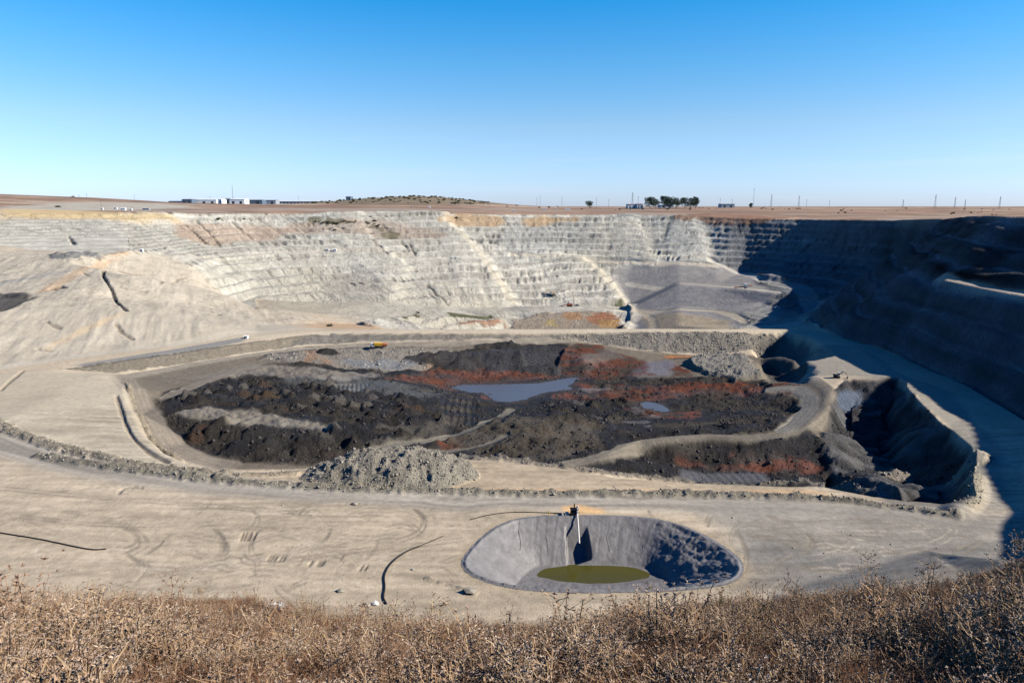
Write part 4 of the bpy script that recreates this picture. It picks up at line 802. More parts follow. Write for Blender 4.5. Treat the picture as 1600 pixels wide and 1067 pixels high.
P = on_cells(REG == 11, 4200); rocks('heap_stones', P, RNG.gamma(1.6, .075, 4200).clip(.06, .6), M['rock'], 'loose stones on the long grey rubble heap')
P = on_cells((REG == 4) & (X > 30), 3600); rocks('embankment_stones', P, RNG.gamma(1.8, .16, 3600).clip(.15, 1.0), M['rock'], 'grey boulders on the face of the long embankment')
P = on_cells((REG == 1) & (Rn > 128) & (Rn < 240) & (Y > 100), 700); rocks('scattered_stones', P, RNG.gamma(1.6, .07, 700).clip(.05, .5), M['rock'], 'small stones scattered over the pale ground')
M['darkrock'] = pmat('dark_spoil_rock', (.045, .042, .040), .85, 0, .25, .5, 1.0); M['greyrock'] = pmat('grey_spoil_rock', (.25, .235, .20), .9, 0, .15, .4, 1.0)
lum = COL.mean(-1)
P = on_cells((REG == 3) & (lum < .07) & (Rn < 480), 9000); rocks('spoil_lumps', P, RNG.gamma(1.7, .17, 9000).clip(.12, 1.1), M['darkrock'], 'dark lumps of spoil strewn over the black inner dump')
P = on_cells((REG == 3) & (lum > .20) & (LUMP > 1.2), 2600); rocks('pale_spoil_lumps', P, RNG.gamma(1.6, .17, 2600).clip(.1, 1.2), M['greyrock'], 'grey broken rock on the pale banks of the inner dump')
def boulder(px, py, s, label, mat='palerock', name='boulder'):
    x, y, z = at(px, py); v = ICO * (1 + RNG.uniform(-.25, .25, (12, 1))) * np.array([s * 1.3, s, s * .75])
    bm = MB().add([tuple(q) for q in v], ICF.tolist()).build(name, M[mat], None, (x, y, z + s * .3)); tag(bm, label, 'rock'); return bm
boulder(586, 944, .75, 'white rock beside the lower end of the thick black hose'); boulder(573, 946, .8, 'dark rock left of the white rock by the black hose', 'rock'); boulder(533, 924, .7, 'small dark rock alone on the pale ground above the grass', 'rock')
boulder(554, 788, .7, 'dark stone beside the haul road right of the wheel marks', 'rock'); boulder(734, 925, 1.1, 'grey rock at the end of the small rubble line below the pond', 'rock')
for i, (px, py, s) in enumerate(((428, 913, .16), (437, 919, .22), (447, 926, .14))):
    a_, bb_ = ray(px, py + 12); Yd = 19.5; x = a_ * Yd; z = ground(x, Yd)
    v = ICO * (1 + RNG.uniform(-.25, .25, (12, 1))) * np.array([s * 1.6, s, s * .8]); tag(MB().add([tuple(q) for q in v], ICF.tolist()).build('boulder', M['palerock'], None, (x, Yd, z + s * .5)), ['leftmost of three white rocks on the grassy edge', 'largest of three white rocks on the grassy edge', 'lowest of three white rocks on the grassy edge'][i], 'rock')
# ------------------------------------------------------------------ machines
def wheel(par, x, y, r, w):
    o = MB().tube([(x, y - w / 2, r), (x, y + w / 2, r)], r, 14).build('wheel', M['rubber'], par); MB().tube([(x, y - w / 2 - .03, r), (x, y + w / 2 + .03, r)], r * .5, 10).build('rim', M['steel'], o)
x, y, z = at(592, 543)
tr = thing('dump_truck', (x, y, z), 'yellow and orange articulated truck with white cab on the far dump track', 'truck', .06)
MB().box((-4.6, 0, 2.2), (2.4, 2.6, 2.2), 0, .9).build('cab', M['white'], tr); MB().box((-5.85, 0, 2.6), (.12, 2.1, .9), 0, 1, .12).build('windscreen', M['glass'], tr); MB().box((-4.6, -1.28, 2.7), (1.3, .08, .8)).build('side_window', M['glass'], tr)
MB().box((-6.2, 0, 1.3), (1.2, 2.2, 1.0)).build('bonnet', M['white'], tr); MB().box((-.2, 0, 1.15), (12, 1.2, .5)).build('chassis', M['black'], tr)
MB().add([(-3.2, -1.4, 1.6), (2.0, -1.4, 1.5), (2.0, 1.4, 1.5), (-3.2, 1.4, 1.6), (-3.4, -1.6, 3.7), (2.6, -1.6, 3.5), (2.6, 1.6, 3.5), (-3.4, 1.6, 3.7)], [(0, 3, 2, 1), (4, 5, 6, 7), (0, 1, 5, 4), (1, 2, 6, 5), (2, 3, 7, 6), (3, 0, 4, 7)]).build('tipper_body', M['yellow'], tr)
MB().add([(2.1, -1.3, 1.4), (5.6, -1.3, 1.6), (5.6, 1.3, 1.6), (2.1, 1.3, 1.4), (2.7, -1.5, 3.2), (6.8, -1.5, 2.8), (6.8, 1.5, 2.8), (2.7, 1.5, 3.2)], [(0, 3, 2, 1), (4, 5, 6, 7), (0, 1, 5, 4), (1, 2, 6, 5), (2, 3, 7, 6), (3, 0, 4, 7)]).build('tail_chute', M['orange'], tr)
for x_ in (-5.2, .6, 3.2):
    for y_ in (-1.35, 1.35): wheel(tr, x_, y_, .85, .6)
def tracks(par, L_=4.4, w=.6, g=1.2, h=1.0):
    for y_ in (-g, g): MB().box((0, y_, h * .5), (L_, w, h), 0, .82).build('track', M['rubber'], par)
def excavator(px, py, label, mat, s=1.3, rz=0., mast=False):
    x, y, z = at(px, py); e = thing('excavator', (x, y, z), label, 'excavator', rz); e.scale = (s,) * 3; tracks(e)
    MB().box((0, 0, 1.25), (1.6, 1.6, .4)).build('turntable', M['black'], e)
    MB().box((.7, 0, 2.1), (3.0, 2.6, 1.3), 0, .92).build('engine_house', M[mat], e); c_ = MB().box((-1.2, -.8, 2.4), (1.4, 1.1, 1.8), 0, .88).build('cab', M['white'], e); MB().box((-1.2, -1.38, 2.65), (1.0, .06, .9)).build('window', M['glass'], c_)
    MB().tube([(-1.2, .3, 2.2), (-3.6, .3, 4.6), (-5.6, .3, 3.9)], [.38, .34, .26], 6).build('boom', M[mat], e); MB().tube([(-5.4, .3, 4.2), (-6.3, .3, 1.6)], [.26, .2], 6).build('stick', M[mat], e)
    MB().add([(-6.9, -.3, .4), (-5.8, -.3, .3), (-5.8, .9, .3), (-6.9, .9, .4), (-6.7, -.3, 1.5), (-6.0, -.3, 1.6), (-6.0, .9, 1.6), (-6.7, .9, 1.5)], [(0, 3, 2, 1), (4, 5, 6, 7), (0, 1, 5, 4), (1, 2, 6, 5), (2, 3, 7, 6), (3, 0, 4, 7)]).build('bucket', M['steel'], e)
    return e
excavator(864, 462, 'tan excavator on the pale bench above the red drill rig', 'tan', 1.9, .1)
x, y, z = at(890, 479); dr = thing('drill_rig', (x, y, z), 'red tracked drill rig with upright mast below the pale wall', 'drill rig'); dr.scale = (1.7,) * 3; tracks(dr, 5)
MB().box((0, 0, 1.9), (5, 2.4, 1.4)).build('engine_house', M['redp'], dr); MB().box((1.9, -.4, 2.9), (1.2, 1.2, 1.0)).build('cab', M['white'], dr)
b = MB()
for y_ in (-.4, .4):
    for x_ in (3.2, 3.8): b.tube([(x_, y_, .3), (x_, y_, 9)], .09, 4)
for k in range(8): b.box((3.5, 0, .9 + k), (.7, .9, .08))
b.build('mast', M['redp'], dr); MB().tube([(-2.4, 0, 1.6), (-7.5, 0, .9)], .35, 6).build('conveyor', M['redp'], dr); MB().tube([(-1.2, .4, 2.5), (-1.2, .4, 4.6)], .25, 6).build('exhaust', M['black'], dr)
def pickup(px, py, label, mat, s=1.0, rz=0., cat='pickup'):
    x, y, z = at(px, py); e = thing(cat.replace(' ', '_'), (x, y, z), label, cat, rz); e.scale = (s,) * 3
    MB().box((0, 0, .85), (5, 1.9, .7)).build('body', M[mat], e); MB().box((-.4, 0, 1.5), (2.0, 1.7, .75), 0, .82).build('cabin', M['glass'], e); MB().box((-.4, 0, 1.9), (1.5, 1.4, .06)).build('roof', M[mat], e)
    for x_ in (-1.6, 1.6):
        for y_ in (-.85, .85): wheel(e, x_, y_, .42, .28)
    return e
pickup(902, 478, 'dark pickup parked right of the red drill rig', 'shed', 1.3); pickup(1214, 482, 'white pickup on the shaded floor beside the curving haul road', 'white', 1.5, .3); pickup(853, 464, 'small dark pickup just left of the tan excavator', 'steel', 1.2, .4)
x, y, z = at(1163, 451); cv = thing('screening_plant', (x, y, z), 'brown screening plant with white hopper on the grey inner ramp', 'screening plant', -.05); cv.scale = (1.5,) * 3
MB().tube([(-9, 0, 1.0), (-1, 0, 1.6), (7, 0, 3.0)], .5, 5).build('conveyor', M['redp'], cv); MB().box((1, 0, 3.2), (2.6, 2.4, 2.6), 0, 1.25).build('hopper', M['white'], cv); MB().box((1, 0, 1.0), (2.2, 1.8, 1.9)).build('base', M['steel'], cv); MB().tube([(-2, .3, 1.5), (-3, .3, 5.5)], .15, 5).build('mast', M['steel'], cv)
excavator(1307, 590, 'small yellow excavator on the pale strip at the shadow edge', 'tan', .9, 2.6)
# ------------------------------------------------------------------ huts and buildings
def hut(px, py, wpx, label, h=2.6, mat='white', Yd=None, rz=0., group=None, hpx=None):
    x, y, z = at(px, py) if Yd is None else far_at(px, Yd); k = mpp(y); w = wpx * k; h = hpx * k if hpx else h; d = max(2.4, min(w * .5, 14))
    o = thing('hut' if w < 20 else 'warehouse', (x, y, z), label, 'hut' if w < 20 else 'warehouse', rz, group)
    MB().box((0, 0, h / 2), (w, d, h)).build('wall', M[mat], o); MB().gable((0, 0, h), (w, d), h * .18).build('roof', M['grey' if mat != 'white' else 'white'], o)
    MB().box((-w * .25, -d / 2 - .03, h * .33), (max(.8, w * .1), .1, h * .66)).build('door', M['dark'], o)
    for f in (.05, .3): MB().box((w * f, -d / 2 - .03, h * .55), (w * .12, .1, h * .3)).build('window', M['glass'], o)
    return o
for a_ in ((193, 329, 7, 'larger white hut among the cabins on the left rim', 4.0), (181, 327, 5, 'white hut left of the larger hut on the left rim', 3.2), (160, 328, 3, 'small white hut at the foot of the wooden pole on the left rim', 3.0), (205, 329, 3.5, 'small white hut right of the larger hut on the left rim', 2.6), (229, 328, 10, 'long low grey cabin on the left rim right of the white huts', 2.5, 'grey'),
           (222, 394, 4, 'lone white hut on the left hillside below the benches', 3.4), (512, 392, 4, 'left one of two white tanks on the middle bench', 3.), (523, 393, 6, 'right and larger one of two white tanks on the middle bench', 3.6),
           (706, 404, 3, 'left one of two small white boxes at the foot of the pale spur', 2.4), (712, 404, 3.5, 'right one of two small white boxes at the foot of the pale spur', 2.6), (385, 529, 5, 'white box beside the long grey strip on the embankment road', 2.0),
           (671, 325, 3.5, 'small white hut at the foot of the shrubby hill, the left one', 3.4), (643, 324, 2, 'tiny hut at the foot of the shrubby hill left of the white hut', 2.6, 'grey'), (802, 331, 3, 'white box on the far rim above the pale wall', 3.2), (850, 327, 7, 'long pale cabin on the far rim, the left one of the pair', 2.5), (887, 328, 8, 'long white cabin on the far rim, the right one of the pair', 3.0), (869, 327, 2.5, 'small white box between two long cabins on the far rim', 3.0)):
    hut(*a_)
def shed(px0, px1, ytop, ybot, Yd, mat, label, name='warehouse', arcade=0, lift=None, roof='grey'):
    k = mpp(Yd); xc, _, zg = far_at((px0 + px1) / 2, Yd); w = (px1 - px0) * k; zt = ray(0, ytop)[1] * Yd; h = max(3.5, zt - zg); d = 40
    o = thing(name, (xc, Yd, zg), label, name.replace('_', ' '))
    MB().box((0, 0, h * .45), (w, d, h * .9)).build('wall', M[mat], o); MB().gable((0, 0, h * .9), (w, d), h * .12, 1).build('roof', M[roof], o)
    n = arcade or max(2, int(w / 22))
    for i in range(n): MB().box((-w / 2 + w * (i + .5) / n, -d / 2 - .1, h * .35), (w / n * (.5 if arcade else .3), .3, h * .5)).build('opening' if arcade else 'door', M['dark'], o)
    return o
shed(268, 290, 314, 317, 2500, 'grey', 'low pale grey shed at the left end of the horizon warehouses'); shed(289, 304, 311, 316, 2400, 'shed', 'small dark blue shed left of the long white warehouse'); shed(304, 342, 311.5, 316, 2450, 'white', 'long white warehouse on the left horizon', roof='white'); shed(345, 350.5, 311, 317, 2300, 'white', 'narrow white block between the long white warehouse and the blue shed', roof='white')
shed(350.5, 363, 310, 317, 2350, 'shed', 'blue grey shed with white front boxes left of the tall chimney'); shed(363, 386, 311, 318, 2280, 'white', 'bright white factory hall beside the tall chimney', roof='white'); shed(386, 413, 312, 318, 2320, 'shed', 'long blue grey hall right of the white factory hall'); shed(412, 434, 312.5, 318, 2380, 'grey', 'grey hall between the blue hall and the arcaded building'); shed(434, 498, 314.5, 318, 2420, 'grey', 'long white building with a row of dark openings', arcade=12, roof='white')
shed(543, 550, 307, 311, 2520, 'shed', 'dark block alone on top of the rise left of the shrubby hill'); shed(1030, 1050, 320, 322, 2380, 'grey', 'low grey barn behind the tall dark trees'); shed(1125, 1145, 318.5, 322, 2480, 'grey', 'low barn on the horizon right of the tall trees')
fh = shed(980, 992, 319, 322, 2200, 'white', 'white farmhouse with red roof left of the tall dark trees', 'farmhouse', roof='redroof'); shed(994, 1003, 318.5, 322, 2190, 'white', 'smaller white farm building with red roof beside the dark trees', 'farm_building', roof='redroof')
x, y, z = far_at(995, 2180); cht = thing('farm_tower', (x, y, z), 'white stepped tower beside the white farmhouse', 'tower'); MB().box((0, 0, 5.5), (6, 6, 11)).build('shaft', M['white'], cht); MB().box((0, 0, 12.5), (4, 4, 3)).build('belfry', M['white'], cht); MB().box((0, -2.05, 12.5), (1.4, .2, 1.8)).build('window', M['dark'], cht)
def mast(px, ytop, Yd, label, kind='pole', mat='steel', group=None):
    x, y, z = far_at(px, Yd); h = ray(0, ytop)[1] * Yd - z; k = mpp(Yd)
    if kind == 'chimney': o = thing('chimney', (x, y, z), label, 'chimney', 0, group); MB().tube([(0, 0, 0), (0, 0, h)], [k * .55, k * .38], 10).build('stack', M['grey'], o); MB().tube([(0, 0, h * .97), (0, 0, h)], k * .55, 10).build('rim', M['grey'], o); return o
    if kind == 'pole': o = thing('utility_pole', (x, y, z), label, 'pole', 0, group); MB().tube([(0, 0, 0), (0, 0, h)], k * .2, 6).build('pole', M[mat], o); MB().box((0, 0, h * .96), (k * 2.2, .4, .5)).build('crossarm', M[mat], o); return o
    o = thing('pylon', (x, y, z), label, 'pylon', .3, group); b = MB(); s = k * .10; wb, wt = h * .055, h * .012
    P4 = lambda t_: [(sx * (wb + (wt - wb) * t_), sy * (wb + (wt - wb) * t_), h * t_) for sx, sy in ((-1, -1), (1, -1), (1, 1), (-1, 1))]
    b_ = P4(0); t_ = P4(1)
    for i in range(4): b.tube([b_[i], t_[i]], s, 4)
    n = 6
    for j in range(n):
        A_, B_ = P4(j / n), P4((j + 1) / n)
        for i in range(4): b.tube([A_[i], B_[(i + 1) % 4]], s * .6, 3, False)
    b.build('tower', M[mat], o)
    for f, w in ((.74, .13), (.85, .16), (.95, .11)): MB().tube([(-h * w, 0, h * f), (h * w, 0, h * f)], s * .9, 4).build('crossarm', M[mat], o)
    return o
mast(365, 290, 2270, 'tall thin chimney beside the white factory hall', 'chimney'); mast(1177, 294, 2350, 'tallest lattice mast on the horizon right of the dark trees', 'pole'); mast(988, 301, 2190, 'lattice mast behind the white farmhouse', 'pylon'); mast(997, 307, 2185, 'short mast between the farmhouse and the dark trees', 'pole')
mast(158, 312, 1060, 'wooden pole with crossarm beside the huts on the left rim', 'pole', 'bark')
for px, yt in ((125, 305), (137, 303), (211, 305), (329, 307), (467, 307), (839, 309), (844, 306), (878, 308), (932, 309), (951, 312), (1125, 310), (1144, 311), (1296, 313), (1260, 312)): mast(px, yt, 2450 if px > 250 else 1900, 'thin distant pole standing on the horizon', 'pole', 'steel', 'thin poles along the horizon')
for px, yt in ((1205, 304), (1248, 306), (1411, 312), (1461, 304), (1492, 308), (1508, 312), (1562, 307)): mast(px, yt, 2700, 'distant lattice pylon on the right part of the horizon', 'pylon', 'steel', 'lattice pylons on the right horizon')
# ------------------------------------------------------------------ trees and shrubs
def leafball(cx, cy, cz, rx, rz, n, ls, mb, rng):
    u = rng.normal(size=(n, 3)); u /= np.linalg.norm(u, axis=1)[:, None]; rr = rng.uniform(.55, 1.0, n)[:, None]
    P = u * rr * np.array([rx, rx, rz]) + np.array([cx, cy, cz])
    for p in P:
        a_ = rng.normal(size=3); a_ /= np.linalg.norm(a_); b2 = np.cross(a_, rng.normal(size=3)); b2 /= np.linalg.norm(b2) + 1e-9; L_ = ls * rng.uniform(.6, 1.4)
        mb.add([p - a_ * L_, p + b2 * L_ * .7, p + a_ * L_, p - b2 * L_ * .7], [(0, 1, 2, 3)])
def tree_mesh(h, w, seed):
    rng = np.random.default_rng(seed); root = bpy.data.objects.new('eucalyptus_tree', None); tb, cb = MB(), MB()
    tb.tube([(0, 0, 0), (w * .03, 0, h * .35), (-w * .02, w * .02, h * .7)], [h * .025, h * .018, h * .008], 6)
    for i in range(9):
        z0 = h * rng.uniform(.2, .6); an = rng.uniform(0, 2 * pi); r_ = w * rng.uniform(.12, .36); z1 = min(h * .86, z0 + h * rng.uniform(.12, .32)); tb.tube([(0, 0, z0), (r_ * cos(an), r_ * sin(an), z1)], [h * .01, h * .004], 4)
        leafball(r_ * cos(an), r_ * sin(an), z1, w * rng.uniform(.2, .3), h * rng.uniform(.13, .22), 150, h * .03, cb, rng)
    leafball(0, 0, h * .8, w * .26, h * .18, 200, h * .03, cb, rng); leafball(0, 0, h * .42, w * .42, h * .3, 260, h * .03, cb, rng)
    return root, tb, cb
for i, (px, yt, w, lab) in enumerate(((1015, 307, 17, 'leftmost tall dark eucalyptus beside the farmhouse'), (1024, 311, 14, 'shorter dark eucalyptus second from the left of the row'), (1039, 305.5, 12, 'tallest narrow eucalyptus left of the middle of the row'), (1047, 307.5, 12, 'dark eucalyptus right of the tallest narrow one'), (1057, 308.5, 14, 'rounded dark eucalyptus in the middle of the row'), (1070, 309, 13, 'low dark eucalyptus right of the middle of the row'), (1079, 309, 13, 'broad dark eucalyptus second from the right end'), (1087, 307.5, 9, 'narrow dark eucalyptus at the right end of the row'), (921, 313, 11, 'lone round dark tree on the horizon left of the farmhouse'), (1173, 317, 5, 'small dark tree at the foot of the tallest mast'))):
    Yd = 2150 + 20 * (i % 3); x, y, z = far_at(px, Yd); h = ray(0, yt)[1] * Yd - z; root, tb, cb = tree_mesh(h, w * 1.22 * mpp(Yd), 40 + i); C.objects.link(root); root.location = (x, y, z); tag(root, lab, 'tree', 'dark trees on the horizon' if i < 8 else None); tb.build('trunk', M['bark'], root); cb.build('crown', M['leaf'], root)
def shrub_proto(seed, mat):
    rng = np.random.default_rng(seed); cb = MB()
    for i in range(5): leafball(rng.uniform(-.5, .5), rng.uniform(-.5, .5), rng.uniform(.3, .7), .55, .45, 26, .22, cb, rng)
    me = cb.build('shrub', mat); return me
SH = [shrub_proto(1, M['shrub']), shrub_proto(2, M['shrub']), shrub_proto(3, M['dryshrub'])]
used = [False] * 3
def shrub(x, y, s, k, label, group, sz=1.):
    o = SH[k]
    if used[k]: o = SH[k].copy(); C.objects.link(o)
    used[k] = True; o.location = (x, y, ground(x, y) - .1 * s); o.rotation_euler = (0, 0, random.uniform(0, 6.28)); o.scale = (s, s, s * sz); tag(o, label, 'shrub', group)
rs = random.Random(5)
n_ = 0
while n_ < 250:
    px = rs.uniform(475, 765); Yd = rs.uniform(2150, 2750); x, y, z = far_at(px, Yd)
    if z < 2: continue
    shrub(x, y, rs.uniform(2.6, 6.6), rs.choice([0, 1]), 'small dark shrub on the brown hill beyond the pit', 'shrubs scattered on the brown hill', .8); n_ += 1
for i in range(90):
    px = rs.choice([rs.uniform(790, 1260), rs.uniform(790, 1260), rs.uniform(1200, 1600), rs.uniform(0, 120)]); Yd = rs.uniform(1900, 2480) if px < 1250 else rs.uniform(1400, 2400); x, y, z = far_at(px, Yd); shrub(x, y, rs.uniform(1.8, 4.6), rs.choice([0, 1]), 'small dark shrub on the flat plain near the horizon', 'shrubs along the horizon plain', .8)
for i in range(26):
    t_ = rs.random(); px = 492 + 100 * t_ + rs.uniform(-4, 4); py = 344 + 3 * math.sin(t_ * 5) + rs.uniform(-1.5, 4) + max(0, t_ - .6) * 30; x, y, z = at(px, py); shrub(x, y, rs.uniform(1.8, 3.6), 2 if rs.random() < .7 else 0, 'dusty olive shrub in the strip near the top of the far wall', 'shrubs near the top of the far wall', .7)
for px, py, s, lab in ((340, 343, 5, 'dark shrub on the left part of the far rim'), (381, 343, 3, 'small dark shrub right of the large one on the left rim'), (91, 324, 5, 'dark shrub at the end of the track on the left rim'), (714, 341, 4, 'dark shrub on the rim above the pale spur'), (585, 346, 4, 'dark shrub right of the olive strip on the far wall'), (524, 360, 3.5, 'lone green shrub on the upper far wall'), (654, 489, 3, 'lone dark green shrub at the foot of the far wall'), (515, 510, 3, 'dark shrub on the grey slope behind the embankment')):
    x, y, z = at(px, py); shrub(x, y, s, 0, lab, None, .7)
# ------------------------------------------------------------------ dry weeds on the near hillside
def leafmat(name, cols, rough=.85, tr=0.):
    m, nt, b = mat_new(name); N, L = nt.nodes, nt.links; oi = N.new('ShaderNodeObjectInfo'); r = N.new('ShaderNodeValToRGB'); L.new(oi.outputs['Random'], r.inputs[0])
    for i, c_ in enumerate(cols):
        p_ = i / (len(cols) - 1); e = r.color_ramp.elements[i] if i < 2 and len(cols) == 2 else (r.color_ramp.elements[0] if i == 0 else r.color_ramp.elements[-1] if i == len(cols) - 1 else r.color_ramp.elements.new(p_)); e.position = p_; e.color = (*c_, 1)
    L.new(r.outputs[0], b.inputs['Base Color']); b.inputs['Roughness'].default_value = rough; b.inputs['Specular IOR Level'].default_value = .1; return m
STEM = leafmat('dry_brown_stem', [(.115, .052, .028), (.21, .105, .055), (.25, .145, .085), (.14, .08, .055)]); STRAW = leafmat('straw_blade', [(.33, .23, .13), (.23, .14, .08), (.42, .32, .20)]); PALEH = leafmat('pale_seed_head', [(.44, .34, .25), (.28, .18, .12), (.52, .42, .33)]); TWIG = leafmat('grey_twig', [(.10, .07, .055), (.17, .125, .10), (.07, .05, .04)]); GREENW = leafmat('dull_green_weed', [(.12, .12, .045), (.16, .14, .06)])
def ribbon(mb, p0, p1, w, w2=None, bend=(0, 0, 0)):
    p0, p1 = np.array(p0, float), np.array(p1, float); m_ = (p0 + p1) / 2 + np.array(bend); d = p1 - p0; s = np.cross(d, np.random.default_rng(int(abs(p1.sum()) * 1e4) % 99991).normal(size=3)); s /= np.linalg.norm(s) + 1e-9; w2 = w * .5 if w2 is None else w2
    mb.add([p0 - s * w, p0 + s * w, m_ + s * (w + w2) / 2, m_ - s * (w + w2) / 2, p1 + s * w2, p1 - s * w2], [(0, 1, 2, 3), (3, 2, 4, 5)])
def head(mb, p, r, rng, n=10):
    for i in range(n):
        d = rng.normal(size=3); d[2] = abs(d[2]) * .8 - .1; d /= np.linalg.norm(d); s = np.cross(d, rng.normal(size=3)); s /= np.linalg.norm(s) + 1e-9; mb.add([p - s * r * .22, p + s * r * .22, p + d * r], [(0, 1, 2)])
def weed(kind, seed):
    rng = np.random.default_rng(seed); st, hd = MB(), MB()
    if kind == 'bush':
        for i in range(20):
            an = rng.uniform(0, 2 * pi); l = rng.uniform(.14, .36); o_ = rng.uniform(.05, .75); b0 = np.array([rng.normal(0, .02), rng.normal(0, .02), 0]); tip = b0 + np.array([cos(an) * o_ * l, sin(an) * o_ * l, l * (1 - .3 * o_)]); ribbon(st, b0, tip, .0032, .0016, (0, 0, .015))
            for j in range(4): q = b0 + (tip - b0) * rng.uniform(.35, .98); t2 = q + rng.normal(size=3) * .035 + np.array([0, 0, .035]); ribbon(st, q, t2, .0018, .001); head(hd, t2, rng.uniform(.005, .010), rng, 3)
    elif kind == 'grass':
        for i in range(34): an = rng.uniform(0, 2 * pi); l = rng.uniform(.12, .34); o_ = rng.uniform(.1, .9); b0 = np.array([rng.normal(0, .03), rng.normal(0, .03), 0]); tip = b0 + np.array([cos(an) * o_ * l, sin(an) * o_ * l, l * (1 - .4 * o_)]); ribbon(st, b0, tip, .0026, .0008, (0, 0, .03))
    elif kind == 'thistle':
        for i in range(3):
            b0 = np.array([rng.normal(0, .03), rng.normal(0, .03), 0]); h = rng.uniform(.28, .5); top = b0 + np.array([rng.normal(0, .06), rng.normal(0, .06), h]); ribbon(st, b0, top, .0045, .003); head(hd, top, rng.uniform(.018, .03), rng, 12)
            for j in range(5): q = b0 + (top - b0) * rng.uniform(.4, .95); an = rng.uniform(0, 2 * pi); l = rng.uniform(.06, .16); t2 = q + np.array([cos(an) * l, sin(an) * l, l * .7]); ribbon(st, q, t2, .003, .002); head(hd, t2, rng.uniform(.012, .025), rng, 10)
            for j in range(6): q = b0 + (top - b0) * rng.uniform(.1, .9); head(hd, q, .03, rng, 2)
    elif kind == 'twig':
        for i in range(16):
            an = rng.uniform(0, 2 * pi); l = rng.uniform(.06, .22); b0 = np.array([rng.normal(0, .05), rng.normal(0, .05), 0]); tip = b0 + np.array([cos(an) * l, sin(an) * l, l * rng.uniform(.2, .9)]); ribbon(st, b0, tip, .004, .002)
            for j in range(3): q = b0 + (tip - b0) * rng.uniform(.3, .9); ribbon(st, q, q + rng.normal(size=3) * .04, .0022, .001)
    return st, hd
protos = bpy.data.collections.new('weed_prototypes')
for i, (k, n, m1, m2) in enumerate((('bush', 4, STEM, PALEH), ('grass', 2, STRAW, STRAW), ('thistle', 3, STRAW, PALEH), ('twig', 2, TWIG, TWIG))):
    for j in range(n):
        st, hd = weed(k, 100 * i + j); me = bpy.data.meshes.new('weed_%s' % k); nst = len(st.f); st.add(hd.v, hd.f) if hd.v else None
        me.from_pydata(st.v, [], st.f); me.materials.append(m1); me.materials.append(m2); me.polygons.foreach_set('material_index', [0] * nst + [1] * (len(st.f) - nst)); me.update()
        o = bpy.data.objects.new('%02d_weed_%s' % (i * 10 + j, k), me); protos.objects.link(o)
NW = 52000
rr_ = np.exp(RNG.uniform(np.log(4.4), np.log(30), NW)); aa = RNG.uniform(-.80, .82, NW)
ex = RNG.random(NW) < .10; rr_[ex] = RNG.uniform(26, 70, ex.sum()); 
wx, wy = rr_ * np.sin(aa), rr_ * np.cos(aa)
def groundv(x, y):
    r = np.hypot(x, y); an = np.arctan2(x, y); j = np.clip(np.searchsorted(A, an), 1, nc - 1); i = np.clip(np.searchsorted(R, r), 1, nr - 1)
    w_ = (an - A[j - 1]) / (A[j] - A[j - 1]); v_ = (r - R[i - 1]) / (R[i] - R[i - 1])
    return (Z[i - 1, j - 1] * (1 - w_) + Z[i - 1, j] * w_) * (1 - v_) + (Z[i, j - 1] * (1 - w_) + Z[i, j] * w_) * v_
wz = groundv(wx, wy)
pn = fbm(wx, wy, 2.6, 3, 71); pn2 = fbm(wx, wy, 1.1, 2, 72); pw = ss(3, 7, wx) * ss(13, 6, wy) * ss(.1, .3, fbm(wx, wy, 2.2, 2, 79)); rightdark = ss(4, 9, wx) * ss(15, 8, wy)
keepw = (pn2 + RNG.uniform(-.4, .4, NW) > -.42 + .25 * rightdark); wx, wy, wz, pn, rr_, rd, pw = wx[keepw], wy[keepw], wz[keepw], pn[keepw], rr_[keepw], rightdark[keepw], pw[keepw]; NW = len(wx)
u = RNG.random(NW); kind = np.where(u < .50 - .6 * pn, RNG.integers(0, 4, NW), np.where(u < .66 - .2 * pn, RNG.integers(4, 6, NW), np.where(u < .84 - .15 * rd, RNG.integers(6, 9, NW), RNG.integers(9, 11, NW))))
kind = np.where(RNG.random(NW) < .5 * pw, RNG.integers(6, 9, NW), kind)
scl = .88 * RNG.uniform(.6, 1.3, NW) * (1 + .45 * pn) * (1 + .2 * fbm(wx, wy, 6, 2, 78)) * np.where(rr_ > 28, 1.5, 1) * np.where((kind >= 6) & (kind < 9) & (RNG.random(NW) < .08) & (rr_ > 9), 1.5, 1) * np.where((kind >= 6) & (kind < 9), RNG.choice([.6, .9, 1.25], NW), 1)
gm = bpy.data.meshes.new('dry_grass'); gm.vertices.add(NW); gm.vertices.foreach_set('co', np.stack([wx, wy, wz - .01], -1).astype(np.float32).ravel())
for nm, tp, dat in (('pick', 'INT', kind.astype(np.int32)), ('size', 'FLOAT', scl.astype(np.float32)), ('turn', 'FLOAT', RNG.uniform(0, 6.28, NW).astype(np.float32)), ('lean', 'FLOAT', RNG.normal(0, .16, NW).astype(np.float32))):
    a_ = gm.attributes.new(nm, tp, 'POINT'); a_.data.foreach_set('value', dat)
gm.update(); go = bpy.data.objects.new('dry_grass', gm); C.objects.link(go); tag(go, 'dry brown grass and weeds covering the near hillside', 'dry grass', None, 'stuff')
ng = bpy.data.node_groups.new('weed_scatter', 'GeometryNodeTree'); ng.interface.new_socket('Geometry', in_out='INPUT', socket_type='NodeSocketGeometry'); ng.interface.new_socket('Geometry', in_out='OUTPUT', socket_type='NodeSocketGeometry')
gi, gout = ng.nodes.new('NodeGroupInput'), ng.nodes.new('NodeGroupOutput'); ci = ng.nodes.new('GeometryNodeCollectionInfo'); ci.inputs['Collection'].default_value = protos; ci.inputs['Separate Children'].default_value = True; ci.inputs['Reset Children'].default_value = True
ip = ng.nodes.new('GeometryNodeInstanceOnPoints'); ip.inputs['Pick Instance'].default_value = True
